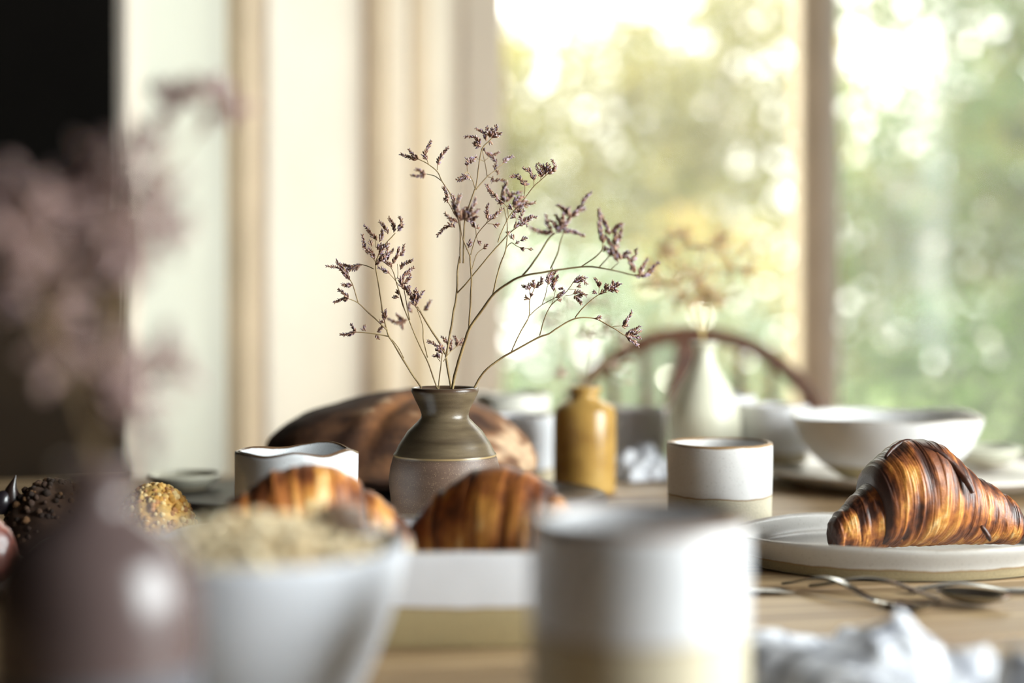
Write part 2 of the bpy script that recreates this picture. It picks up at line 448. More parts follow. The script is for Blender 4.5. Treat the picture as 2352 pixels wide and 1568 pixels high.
# ------------------------------------------------------------------ table
TA = R(12)
table = empty('dining_table', (0.16, 1.05, 0), TA)
tag(table, 'long weathered wooden dining table carrying the breakfast things', 'table')
TW, TL = 1.38, 2.5
npl = 9
pw_ = TW / npl
for i in range(npl):
    mb = MB(); mb.box((0, 0, 0), (TL, pw_ - 0.0025, 0.034))
    o = mb.build('plank', tablewood, table, smooth=False, bevel=0.002)
    o.location = (random.uniform(-.004, .004), -TW / 2 + pw_ * (i + 0.5), TZ - 0.017 - (i % 3) * 0.0002)
for sx in (-1, 1):
    for sy in (-1, 1):
        mb = MB(); mb.box((0, 0, 0), (0.08, 0.08, 0.64))
        o = mb.build('leg', tablewood, table, smooth=False, bevel=0.006); o.location = (sx * 1.12, sy * 0.58, 0.32)
mb = MB()
mb.box((0, 0.58, 0.676), (2.16, 0.025, 0.08)); mb.box((0, -0.58, 0.676), (2.16, 0.025, 0.08))
mb.box((1.12, 0, 0.676), (0.025, 1.08, 0.08)); mb.box((-1.12, 0, 0.676), (0.025, 1.08, 0.08))
mb.build('apron', tablewood, table, smooth=False, bevel=0.003)

# ------------------------------------------------------------------ chair
ch = empty('windsor_chair', (X(1590, 2.27), 2.27, 0), R(4))
tag(ch, 'chestnut brown hoop back wooden chair at the far side of the table', 'chair')
mb = MB(); mb.lathe(bez([(0.001, .44), (.19, .435), (.215, .45), (.20, .468), (0.12, .458), (0.001, .456)], 3), 48, sx=1.03, sy=0.95, c=(0, -0.2))
mb.build('seat', chairwood, ch)
hp = [(-.185, -.03, .46), (-.215, -.01, .60)]
for k in range(0, 13):
    a = PI - PI * k / 12
    hp.append((.232 * math.cos(a), 0.0, .664 + .236 * math.sin(a)))
hp += [(.215, -.01, .60), (.185, -.03, .46)]
mb = MB(); mb.tube(smoothline(hp, 4), 0.0135, 10); mb.build('hoop', chairwood, ch)
for i in range(8):
    k = -3.5 + i
    if abs(k) < 1: continue
    xt = k * .052; xb = k * .040
    zt = .664 + math.sqrt(max(0.001, .236 ** 2 - xt ** 2))
    mb = MB(); mb.tube([(xb, -.04, .465), (xb * .5 + xt * .5, -.02, .62), (xt, 0, zt - .008)], [.008, .0095, .006], 8)
    mb.build('spindle', chairwood, ch)
mb = MB()
prof = [(.030, .463), (.034, .55), (.020, .60), (.026, .66), (.040, .73), (.044, .80), (.030, .86), (.028, .892)]
for s_ in (0,):
    vs = []; fs = []
    pr = bez(prof, 4)
    for (hw, z) in pr:
        y = -.035 * (1 - (z - .46) / .44)
        vs += [(-hw, y - .005, z), (hw, y - .005, z), (hw, y + .005, z), (-hw, y + .005, z)]
    for i in range(len(pr) - 1):
        for j in range(4):
            fs.append((i * 4 + j, i * 4 + (j + 1) % 4, (i + 1) * 4 + (j + 1) % 4, (i + 1) * 4 + j))
    fs += [(3, 2, 1, 0), tuple(len(vs) - 4 + j for j in range(4))]
    mb.add(vs, fs)
mb.build('back_splat', chairwood, ch, smooth=False, bevel=.002)
for sx in (-1, 1):
    for yy, yb in ((-.06, .02), (-.34, -.40)):
        mb = MB(); mb.tube(smoothline([(sx * .13, yy, .445), (sx * .155, yy * .6 + yb * .4, .25), (sx * .185, yb, .005)], 5), [.015 + .006 * math.sin(i * .8) for i in range(11)], 10)
        mb.build('leg', chairwood, ch)
    mb = MB(); mb.tube([(sx * .162, -.02, .19), (sx * .162, -.2, .19), (sx * .162, -.375, .19)], [.008, .013, .008], 8); mb.build('stretcher', chairwood, ch)
mb = MB(); mb.tube([(-.16, -.2, .19), (0, -.2, .19), (.16, -.2, .19)], [.008, .013, .008], 8); mb.build('stretcher', chairwood, ch)

# ------------------------------------------------------------------ stoneware
EPS = 0.0006
def cup(name, label, cat, x, y, r, h, m, taper=0.94, wall=0.0035, seed=0, wob=0.03, zw=0.003, z0=0.0, group=None, foot=0.9, rz=0.0):
    rb = r * taper
    prof = [(0.0005, .0015), (rb * foot * .9, .0012), (rb * foot, 0.0), (rb * foot + .001, .001), (rb, .006), (rb * .4 + r * .6, h * .55), (r, h - .003), (r - wall * .25, h), (r - wall * .8, h), (r - wall, h - .003),
            (rb * .45 + r * .55 - wall, h * .5), (rb - wall, .011), (rb - wall - .006, .0065), (.0005, .006)]
    mb = MB(); mb.lathe(bez(prof, 3), 96, wob, seed, zw=zw)
    o = mb.build(name, m, loc=(x, y, TZ + z0 + EPS), rz=rz, angle=180)
    return tag(o, label, cat, group)

white = srgb(214, 215, 218); clay = srgb(196, 184, 156)
g_near = glazed('white_glaze_near_tumbler', white, srgb(206, 196, 170), .0645, .1065, speck=.25, rough=.35)
cup('tumbler', 'large white tumbler with beige base, closest to the viewer beside the serving dish', 'cup', X(1465, .588), .588, .0450, .1075, g_near, .985, .0045, 3, .012, .001)
g_right = glazed('speckled_glaze_tumbler', srgb(222, 220, 218), srgb(205, 196, 172), .037, .0785, speck=.5, rough=.45, rim=srgb(150, 118, 80))
cup('tumbler', 'speckled white tumbler with brown rim left of the plated croissant', 'cup', X(1653, 1.2), 1.2, .0442, .0795, g_right, .97, .0032, 5, .012, .001)
g_left = glazed('white_glaze_dented_beaker', srgb(226, 229, 232), clay, .025, .0873, speck=.35, rough=.25, rim=srgb(105, 80, 58))
cup('beaker', 'white handmade beaker with dented rim behind the pale croissant', 'cup', X(682, 1.05), 1.05, .0452, .0880, g_left, .97, .003, 9, .03, .005)
g_back = glazed('white_glaze_back', srgb(216, 218, 222), clay, .018, .0740, speck=.1, rough=.3)
cup('tumbler', 'white tumbler between the round loaf and the ochre bottle', 'cup', X(1188, 1.56), 1.56, .0402, .0748, g_back, .97, seed=12)
cup('bowl', 'pale footed bowl behind the tumbler next to the ochre bottle', 'bowl', X(1178, 1.67), 1.67, .044, .091, glazed('pale_glaze_bowl', srgb(226, 224, 212), clay, .012, .0905, speck=.1), .9, seed=14)
cup('cup', 'grey cup behind the ochre bottle and crumpled cloth', 'cup', .15, 1.70, .035, .072, glazed('grey_glaze', srgb(176, 172, 176), clay, .01, .0715, speck=.1), .95, seed=15)
cup('cup', 'small white tapered cup behind the pale bottle vase', 'cup', .258, 1.705, .034, .088, glazed('white_glaze_small', srgb(230, 230, 232), clay, .008, .0875, speck=.1), .72, seed=16)

def plate(name, label, cat, x, y, a, b, h, m, z0=0.0, wall=.006, foot=.72, seed=0, wob=.01, pw=2.0, floor=.011, rz=0.0, steep=.9, zw=0.0):
    prof = [(.0005, .001), (a * foot * .94, .001), (a * foot * .97, 0), (a * foot, .001), (a * (foot * .35 + steep * .65), h * .35), (a * .985, h * .8), (a, h - .001), (a - wall * .3, h), (a - wall * .8, h - .0005), (a - wall, h - .003),
            (a * (foot * .3 + steep * .7) - wall, floor + (h - floor) * .3), (a * foot * .95, floor), (a * .4, floor - .0005), (.0005, floor - .0005)]
    mb = MB(); mb.lathe(bez(prof, 3), 110, wob, seed, sy=b / a, pw=pw, zw=zw)
    o = mb.build(name, m, loc=(x, y, TZ + z0 + EPS), rz=rz, angle=180)
    return tag(o, label, cat)
# croissant plate on the right
PX, PY = X(2062, 1.08), 1.08
g_plate = glazed('speckled_plate_glaze', srgb(200, 197, 192), srgb(150, 134, 100), .0075, .0235, speck=.6, rough=.4, rim=srgb(150, 140, 128), speckcol=srgb(90, 78, 62))
plate('plate', 'speckled off-white plate carrying the glossy croissant at the right', 'plate', PX, PY, .130, .087, .0245, g_plate, wall=.005, foot=.86, seed=21, wob=.012, floor=.010, zw=.003)
# serving dish with two croissants
g_dish = glazed('white_dish_glaze', srgb(226, 226, 230), srgb(182, 164, 122), .024, .0555, speck=.15, rough=.3, rim=srgb(190, 180, 165))
DX, DY = X(962, .87), .872
plate('serving_dish', 'deep white serving dish with beige base holding two croissants', 'dish', DX, DY, .156, .070, .056, g_dish, wall=.005, foot=.86, seed=23, wob=.01, pw=3.2, floor=.010, steep=.97)
# big platter at the back right
QX, QY = .440, 1.56
g_platter = glazed('grey_platter_glaze', srgb(214, 208, 200), srgb(150, 136, 110), .008, .0205, speck=.3, rough=.4, rim=srgb(190, 180, 165))
plate('platter', 'wide stoneware platter under the big white bowl', 'plate', QX, QY, .170, .170, .021, g_platter, foot=.74, seed=25, wob=.012, floor=.009, zw=.004)
g_bowl = glazed('white_bowl_glaze', srgb(224, 224, 224), srgb(196, 180, 138), .021, .0695, speck=.25, rough=.35, rim=srgb(165, 150, 130))
def bowl(name, label, x, y, r, h, m, z0=0.0, seed=0, foot=.42, wob=.02, zw=.004):
    prof = [(.0005, .002), (r * foot * .85, .002), (r * foot * .93, 0), (r * foot, .001), (r * (foot + .12), h * .12), (r * .80, h * .42), (r * .93, h * .72), (r, h - .001), (r - .0015, h), (r - .004, h - .002),
            (r * .9, h * .72), (r * .76, h * .44), (r * .45, h * .18), (r * .2, .0085), (.0005, .008)]
    mb = MB(); mb.lathe(bez(prof, 3), 110, wob, seed, zw=zw)
    o = mb.build(name, m, loc=(x, y, TZ + z0 + EPS), angle=180)
    return tag(o, label, 'bowl')
bowl('bowl', 'large white bowl with beige base on the wide platter', X(2037, 1.5), 1.5, .0975, .0700, g_bowl, z0=.0095, seed=31)
cup('tumbler', 'white tumbler on the platter left of the big bowl', 'cup', .303, 1.645, .040, .066, glazed('white_glaze_platter_tumbler', srgb(220, 220, 222), clay, .012, .0655, speck=.1), .96, seed=33, z0=.0145, rz=1)
plate('saucer', 'small pale saucer on the platter right of the big bowl', 'plate', .533, 1.615, .044, .044, .020, glazed('pale_saucer', srgb(205, 204, 184), clay, .004, speck=.1), z0=.0145, foot=.6, seed=36, floor=.007)
# near bowl with oats
NX, NY = X(590, .65), .65
g_oat = glazed('smooth_white_bowl', srgb(226, 230, 238), srgb(210, 206, 196), .010, None, speck=.1, rough=.3)
bowl('bowl', 'smooth white bowl of oats close to the viewer', NX, NY, .069, .086, g_oat, seed=37, wob=.01, zw=.001, foot=.5)
# oats in the bowl
oatm = vcol('oat_flakes', 0.85, 0, 200, 0.3, 0.0)
mb = MB()
rnd = random.Random(5)
for i in range(1500):
    a = rnd.uniform(0, 2 * PI); q = math.sqrt(rnd.random()) * .0565
    top = .083 + .017 * (1 - (q / .0565) ** 2) + .003 * noise.noise(Vector((q * 60 * math.cos(a), q * 60 * math.sin(a), 1)))
    z = top - rnd.random() * .004
    c = Vector((q * math.cos(a), q * math.sin(a), z))
    u = Vector((rnd.gauss(0, 1), rnd.gauss(0, 1), rnd.gauss(0, .5))).normalized(); v = u.orthogonal().normalized(); wv = u.cross(v)
    l = rnd.uniform(.0022, .0045)
    col = rnd.choice([srgb(222, 200, 160), srgb(235, 218, 180), srgb(196, 168, 122), srgb(240, 228, 198)])
    mb.add([c + u * l, c + v * l * .7, c - u * l, c - v * l * .7, c + wv * l * .35, c - wv * l * .35], [(0, 1, 4), (1, 2, 4), (2, 3, 4), (3, 0, 4), (1, 0, 5), (2, 1, 5), (3, 2, 5), (0, 3, 5)], [col] * 6)
pr = [(.0005, .096), (.02, .094), (.04, .087), (.0575, .074), (.055, .05), (.03, .02), (.0005, .014)]
o2 = len(mb.v); mb.lathe(bez(pr, 2), 40); mb.c[o2:] = [srgb(200, 178, 136)] * (len(mb.v) - o2)
oats = mb.build('oats', oatm, loc=(NX, NY, TZ), smooth=False)
tag(oats, 'heap of pale oat flakes filling the near white bowl', 'oats', kind='stuff')
# dark date slices on the oats
def blob(name, label, cat, x, y, z0, rx, ry, rz_, col, col2, m, seed, amp=.1, fr=2.0, n=40, rot=0.0, flat=.5, group=None):
    """a rounded lump sitting on its flattened base"""
    vs = []; cs = []
    rows = n // 2
    for i in range(rows + 1):
        ph = PI * i / rows
        for j in range(n):
            th = 2 * PI * j / n
            d = Vector((math.sin(ph) * math.cos(th), math.sin(ph) * math.sin(th), math.cos(ph)))
            k = 1 + amp * noise.fractal(d * fr + Vector((seed, 0, 0)), 1, 2, 3)
            z = d.z * k * rz_
            if z < 0: z *= flat
            vs.append((d.x * k * rx, d.y * k * ry, z + rz_ * flat))
            t = max(0, min(1, .5 + 1.2 * noise.fractal(d * fr * 2 + Vector((0, seed, 0)), 1, 2, 3)))
            cs.append(tuple(a * (1 - t) + b * t for a, b in zip(col, col2)))
    fs = [(i * n + j, i * n + (j + 1) % n, (i + 1) * n + (j + 1) % n, (i + 1) * n + j) for i in range(rows) for j in range(n)]
    zm = min(v[2] for v in vs)
    vs = [(a, b, c - zm) for a, b, c in vs]
    mb = MB(); mb.add(vs, fs, cs)
    o = mb.build(name, m, loc=(x, y, TZ + z0 + EPS), rz=rot, angle=180)
    bm = bmesh.new(); bm.from_mesh(o.data); bmesh.ops.remove_doubles(bm, verts=bm.verts, dist=1e-5); bm.to_mesh(o.data); bm.free()
    if label: tag(o, label, cat, group)
    return o
crumbm = vcol('pastry_crumb', 0.9, 0.0, 300, 0.4)
fruitm = vcol('fruit_skin', 0.35, 0.4, 200, 0.1)
for i, (dx, dy) in enumerate(((.034, .022), (.043, .000))):
    blob('date', 'dark brown date half lying on the oats, %s' % ('at the far side' if i == 0 else 'against the right rim'), 'fruit', NX + dx, NY + dy, (.0925, .0885)[i], .015, .0085, .006, srgb(74, 54, 40), srgb(110, 84, 62), fruitm, 3 + i, .15, rot=.4)

# ------------------------------------------------------------------ vases
VD = 1.10
VX = X(1022, VD)
k = VD / F
def vz(py): return (CZ - TZ) - (py - HY) * k
vprof = [(.0005, .003), (84 * k, .003), (88 * k, 0), (91 * k, .002), (99 * k, vz(1240)), (112 * k, vz(1200)), (124 * k, vz(1150)), (129 * k, vz(1105)), (125.5 * k, vz(1075)),
         (119.5 * k, vz(1052)), (117.5 * k, vz(1048)), (118.5 * k, vz(1045)), (117 * k, vz(1042)), (114 * k, vz(1039)), (106 * k, vz(1022)), (86 * k, vz(991)), (66 * k, vz(972)), (56 * k, vz(961)), (54 * k, vz(953)), (58 * k, vz(940)), (67 * k, vz(922)), (75 * k, vz(905)),
         (77.5 * k, vz(898)), (76.5 * k, vz(892.5)), (73 * k, vz(891)), (69 * k, vz(895)), (60 * k, vz(920)), (48 * k, vz(950)), (50 * k, vz(962)), (95 * k, vz(1020)), (118 * k, vz(1110)), (90 * k, vz(1240)), (60 * k, .008), (.0005, .008)]
def vasemat():
    m, nt, b = newmat('olive_brown_stoneware')
    tc = N(nt, 'ShaderNodeTexCoord'); sep = N(nt, 'ShaderNodeSeparateXYZ'); nt.links.new(tc.outputs['Object'], sep.inputs[0])
    mp = N(nt, 'ShaderNodeMapping'); mp.inputs['Scale'].default_value = (14, 14, 90); nt.links.new(tc.outputs['Object'], mp.inputs[0])
    no = N(nt, 'ShaderNodeTexNoise'); no.inputs['Scale'].default_value = 1.6; no.inputs['Detail'].default_value = 6; nt.links.new(mp.outputs[0], no.inputs['Vector'])
    fine = N(nt, 'ShaderNodeTexNoise'); fine.inputs['Scale'].default_value = 1300; fine.inputs['Detail'].default_value = 1; nt.links.new(tc.outputs['Object'], fine.inputs['Vector'])
    up = ramp(nt, no.outputs[0], [(.3, srgb(72, 60, 45)), (.5, srgb(92, 79, 60)), (.7, srgb(112, 98, 76))])
    lo = ramp(nt, no.outputs[0], [(.3, srgb(92, 72, 60)), (.7, srgb(110, 88, 74))])
    lo = mixrgb(nt, ramp(nt, fine.outputs[0], [(.62, (0, 0, 0, 1)), (.74, (.7, .7, .7, 1))]), lo, srgb(170, 146, 118))
    up = mixrgb(nt, ramp(nt, fine.outputs[0], [(.66, (0, 0, 0, 1)), (.78, (.6, .6, .6, 1))]), up, srgb(70, 54, 38))
    mr = N(nt, 'ShaderNodeMapRange'); mr.inputs['From Min'].default_value = vz(1051); mr.inputs['From Max'].default_value = vz(1046); nt.links.new(sep.outputs[2], mr.inputs['Value'])
    c = mixrgb(nt, mr.outputs[0], lo, up)
    # pale line where the ridge sits, dark rim
    d = N(nt, 'ShaderNodeMath', operation='SUBTRACT'); d.inputs[1].default_value = vz(1045.5); nt.links.new(sep.outputs[2], d.inputs[0])
    ab = N(nt, 'ShaderNodeMath', operation='ABSOLUTE'); nt.links.new(d.outputs[0], ab.inputs[0])
    m2 = N(nt, 'ShaderNodeMapRange'); m2.inputs['From Min'].default_value = .0009; m2.inputs['From Max'].default_value = .0004; nt.links.new(ab.outputs[0], m2.inputs['Value'])
    c = mixrgb(nt, m2.outputs[0], c, srgb(148, 126, 88))
    m3 = N(nt, 'ShaderNodeMapRange'); m3.inputs['From Min'].default_value = vz(902); m3.inputs['From Max'].default_value = vz(897); nt.links.new(sep.outputs[2], m3.inputs['Value'])
    c = mixrgb(nt, m3.outputs[0], c, srgb(74, 56, 42))
    nt.links.new(c, b.inputs['Base Color'])
    r2 = N(nt, 'ShaderNodeMapRange'); r2.inputs['To Min'].default_value = .5; r2.inputs['To Max'].default_value = .3; nt.links.new(mr.outputs[0], r2.inputs['Value']); nt.links.new(r2.outputs[0], b.inputs['Roughness'])
    bump(nt, b, fine.outputs[0], .15, .0005)
    return m
mb = MB(); mb.lathe(vprof, 128)
vase = mb.build('vase', vasemat(), loc=(VX, VD, TZ + EPS), angle=180)
tag(vase, 'olive brown stoneware vase with flared mouth in the centre of the table', 'vase')

# ochre bottle
OD = 1.47; OX = X(1343, OD); k2 = OD / F
def oz(py): return (CZ - TZ) - (py - HY) * k2
op = [(.0005, .002), (66 * k2, 0), (71 * k2, .003), (71.5 * k2, oz(1000)), (71.5 * k2, oz(950)), (68 * k2, oz(936)), (52 * k2, oz(926)), (36 * k2, oz(918)), (30 * k2, oz(910)), (32 * k2, oz(903)), (38 * k2, oz(899)), (39 * k2, oz(892)), (36 * k2, oz(888)), (28 * k2, oz(889)), (24 * k2, oz(905)), (24 * k2, oz(915)), (60 * k2, oz(945)), (60 * k2, oz(1080)), (.0005, .008)]
def ochre():
    m, nt, b = newmat('ochre_salt_glaze')
    tc = N(nt, 'ShaderNodeTexCoord')
    no = N(nt, 'ShaderNodeTexNoise'); no.inputs['Scale'].default_value = 22; no.inputs['Detail'].default_value = 6; nt.links.new(tc.outputs['Object'], no.inputs['Vector'])
    nt.links.new(ramp(nt, no.outputs[0], [(.3, srgb(132, 98, 48)), (.5, srgb(166, 130, 68)), (.7, srgb(188, 154, 90))]), b.inputs['Base Color'])
    b.inputs['Roughness'].default_value = .25
    return m
mb = MB(); mb.lathe(op, 80); o = mb.build('bottle', ochre(), loc=(OX, OD, TZ + EPS), angle=180)
tag(o, 'ochre glazed stoneware bottle holding a few dried stems', 'bottle')
# pale bottle vase
WD = 1.62; WX = X(1617, WD); k3 = WD / F
def wz(py): return (CZ - TZ) - (py - HY) * k3
wp = [(.0005, .002), (68 * k3, 0), (74 * k3, .003), (82 * k3, wz(1020)), (83 * k3, wz(970)), (77 * k3, wz(935)), (60 * k3, wz(895)), (40 * k3, wz(860)), (27 * k3, wz(835)), (23 * k3, wz(815)), (25 * k3, wz(800)), (31 * k3, wz(793)), (31 * k3, wz(788)), (26 * k3, wz(787)), (19 * k3, wz(798)), (18 * k3, wz(830)), (60 * k3, wz(920)), (70 * k3, wz(980)), (60 * k3, wz(1060)), (.0005, .008)]
mb = MB(); mb.lathe(bez(wp, 3), 80, .012, 4)
o = mb.build('bottle_vase', glazed('chalky_cream_glaze', srgb(222, 220, 198), srgb(196, 176, 130), .022, None, speck=.1, rough=.4), loc=(WX, WD, TZ + EPS), angle=180)
tag(o, 'pale cream bottle vase with slim neck in front of the chair', 'vase')
# near vase, dark mauve brown
ND = .50; NVX = X(222, ND)
np_ = [(.0005, .002), (.026, 0), (.030, .003), (.0345, .035), (.0362, .07), (.0360, .095), (.031, .110), (.020, .119), (.0132, .124), (.0118, .130), (.0142, .137), (.0150, .1395), (.0135, .1405), (.0095, .137), (.0085, .128), (.028, .108), (.032, .07), (.024, .01), (.0005, .008)]
mb = MB(); mb.lathe(bez(np_, 3), 80)
o = mb.build('vase', glazed('mauve_brown_glaze', srgb(84, 70, 68), srgb(84, 86, 92), .070, None, speck=.3, rough=.22, line=srgb(90, 80, 82)), loc=(NVX, ND, TZ + EPS), angle=180)
tag(o, 'glossy mauve brown vase with narrow neck close to the viewer', 'vase')

# ------------------------------------------------------------------ dried flowers
stemm = vcol('dried_stem', .6, 0, 500, .3)
budm = vcol('dried_bud', .75, 0, 900, .3, .12)
SC = srgb(120, 94, 58); SC2 = srgb(172, 148, 102)
BROWN = [srgb(142, 98, 76), srgb(168, 124, 98), srgb(116, 78, 60), srgb(188, 152, 124)]
LILAC = [srgb(174, 160, 188), srgb(202, 184, 196), srgb(216, 200, 200), srgb(156, 138, 166), srgb(190, 150, 130)]
PINK = [srgb(196, 160, 152), srgb(180, 146, 144), srgb(210, 178, 166)]
def spike(mb, rnd, pts, bl=.0034, gap=.00105, brown=BROWN, lil=LILAC, fat=1.0):
    pts = smoothline(pts, 8)
    L = [0]
    for a, b in zip(pts, pts[1:]): L.append(L[-1] + (b - a).length)
    tot = L[-1]
    mb.tube(pts, [.00035] * (len(pts) - 1) + [.0002], 4, brown[0])
    side = Vector((0, 1, 0))
    n = max(3, int(tot / gap))
    i = 0
    for q in range(n):
        s = (q + .5) / n * tot
        while i < len(L) - 2 and L[i + 1] < s: i += 1
        t = (s - L[i]) / max(1e-9, L[i + 1] - L[i])
        p = pts[i].lerp(pts[i + 1], t)
        tg = (pts[i + 1] - pts[i]).normalized()
        sd = tg.cross(side).normalized() if abs(tg.dot(side)) < .98 else Vector((1, 0, 0))
        f = s / tot
        for _ in range(2 if fat > 1 else 1):
            aa = (0 if q % 2 else PI) + rnd.gauss(0, .75)
            out = sd * math.cos(aa) + tg.cross(sd) * math.sin(aa)
            d = (tg * rnd.uniform(.75, 1.1) + out * rnd.uniform(.45, .85)).normalized()
            l = bl * (1.05 - .45 * f) * rnd.uniform(.75, 1.2)
            r = l * rnd.uniform(.14, .19) * (fat * .55 + .45)
            e1 = d.orthogonal().normalized(); e2 = d.cross(e1)
            vs = []; cs = []
            cb = rnd.choice(brown); cl = rnd.choice(lil)
            if rnd.random() < .3: cl = cb
            for (tt, rr, mixv) in ((0, .35, 0), (.3, 1, .15), (.72, .8, .75)):
                for j in range(5):
                    a = 2 * PI * j / 5
                    vs.append(p + d * l * tt + (e1 * math.cos(a) + e2 * math.sin(a)) * r * rr)
                    cs.append(tuple(x * (1 - mixv) + y * mixv for x, y in zip(cb, cl)))
            vs.append(p + d * l); cs.append(cl)
            fs = [(a * 5 + j, a * 5 + (j + 1) % 5, a * 5 + 5 + (j + 1) % 5, a * 5 + 5 + j) for a in range(2) for j in range(5)] + [(10 + j, 10 + (j + 1) % 5, 15) for j in range(5)]
            mb.add(vs, fs, cs)

VW = {'a': (740, 480, 1195 / 320), 'b': (900, 270, 1254 / 280), 'c': (1080, 340, 5.6), 'd': (1180, 430, 1367 / 340), 'e': (960, 600, 1568 / 300)}
def sprig(label, stems, spikes, seed, base=None):
    """stems: (view, [(x,y)..], d0, d1, r0, r1 in mm); spikes: (view, [(x,y)..], depth[, fat])"""
    rnd = random.Random(seed)
    root = empty('dried_sprig', base or (0, 0, 0))
    off = Vector(base or (0, 0, 0))
    tag(root, label, 'dried flower', 'dried sea lavender in the central vase')
    mb = MB()
    for (v, pts, d0, d1, r0, r1) in stems:
        q = []
        n = len(pts)
        for i, p in enumerate(pts):
            vv = v
            if len(p) == 3: vv = p[2]
            ox, oy, sc = VW[vv]
            q.append(P(ox + p[0] / sc, oy + p[1] / sc, d0 + (d1 - d0) * i / (n - 1)) - off)
        s = smoothline(q, 6)
        m = len(s)
        s = [p + Vector((noise.noise(p * 90) * .0004, 0, noise.noise(p * 90 + Vector((5, 5, 5))) * .0003)) for p in s]
        rr = [(r0 + (r1 - r0) * i / (m - 1)) / 1000 * (1 + .12 * noise.noise(p * 300)) for i, p in enumerate(s)]
        cl = [tuple(a * (1 - t) + b * t for a, b in zip(SC, SC2)) for t in [max(0, min(1, .5 + noise.noise(p * 60))) for p in s]]
        mb.tube(s, rr, 7, cl)
    mb.build('stem', stemm, root, angle=180)
    for sp in spikes:
        v, pts, d = sp[:3]; fat = sp[3] if len(sp) > 3 else 1.0
        ox, oy, sc = VW[v]
        q = [P(ox + x / sc, oy + y / sc, d + rnd.uniform(-.002, .002)) - off for x, y in pts]
        mb = MB()
        spike(mb, rnd, q, .0033 * (1.0 if fat == 1 else 1.1), .00072 if fat == 1 else .0009, fat=fat if fat > 1 else 1.12)
        mb.build('flower_spike', budm, root, angle=180)
    return root
dV = VD
IN = -0.0
def inside(px, d=VD, py=1060):   # a foot of the stem down inside the vase
    return px, py
sprig('dried sprig leaning furthest left in the central vase', [
    ('e', [(120, 1750), (35, 1530), (850, 1533, 'a')], dV, dV, .5, .6),
    ('a', [(850, 1533), (720, 1335), (610, 1150), (570, 1085), (535, 960), (500, 760), (462, 510), (470, 430), (540, 300), (600, 235), (630, 205)], 1.10, 1.095, .75, .35),
    ('a', [(560, 1040), (420, 910), (310, 808), (225, 768)], 1.098, 1.09, .6, .35), ('a', [(310, 808), (262, 650), (210, 560), (180, 490)], 1.093, 1.085, .45, .3),
    ('a', [(575, 1095), (460, 1070), (290, 1055), (240, 1070)], 1.10, 1.095, .5, .3), ('a', [(700, 1280), (650, 1185), (600, 1120)], 1.095, 1.095, .4, .3),
    ('a', [(445, 515), (380, 485), (300, 468)], 1.095, 1.11, .4, .3), ('a', [(455, 450), (400, 370), (360, 320)], 1.095, 1.09, .35, .25), ('a', [(460, 330), (455, 260), (480, 240)], 1.095, 1.1, .3, .2)],
    [('a', [(228, 768), (170, 775), (105, 800)], 1.09), ('a', [(225, 760), (190, 725), (138, 690)], 1.09), ('a', [(262, 655), (210, 655), (170, 648)], 1.087),
     ('a', [(235, 610), (180, 540), (130, 500), (38, 490)], 1.085), ('a', [(225, 560), (160, 490), (120, 440)], 1.086), ('a', [(340, 480), (260, 495), (140, 470)], 1.11, 1.5), ('a', [(320, 480), (270, 510), (200, 520)], 1.1, 1.3),
     ('a', [(290, 1056), (220, 1075), (158, 1075)], 1.095), ('a', [(290, 1050), (265, 1020), (252, 985)], 1.095), ('a', [(375, 1045), (355, 1025), (370, 1000)], 1.1, 1.3), ('a', [(470, 1070), (478, 1110)], 1.1), ('a', [(470, 1055), (525, 1005)], 1.1),
     ('a', [(530, 975), (495, 960)], 1.09), ('a', [(535, 960), (522, 890)], 1.09), ('a', [(545, 940), (543, 865)], 1.09),
     ('a', [(470, 270), (425, 215), (365, 140)], 1.1, 1.35), ('a', [(490, 280), (505, 240), (518, 185)], 1.1, 1.35), ('a', [(565, 215), (540, 160), (490, 105)], 1.1, 1.2), ('a', [(615, 200), (610, 140), (572, 75)], 1.095, 1.3), ('a', [(645, 190), (685, 130), (662, 62)], 1.095, 1.3),
     ('a', [(430, 380), (370, 340), (345, 220)], 1.088), ('a', [(425, 320), (410, 275)], 1.088), ('a', [(450, 430), (430, 380), (400, 340)], 1.09), ('a', [(480, 390), (520, 340), (570, 295)], 1.09, 1.3), ('a', [(470, 350), (500, 310), (550, 320)], 1.09, 1.3),
     ('a', [(560, 440), (570, 390), (610, 350)], 1.09), ('a', [(600, 470), (640, 400), (660, 330)], 1.09, 1.3), ('a', [(660, 400), (690, 370), (700, 310)], 1.1), ('a', [(455, 480), (490, 440), (520, 390)], 1.08, 1.3), ('a', [(500, 450), (550, 390), (560, 330)], 1.08, 1.3)], 1)
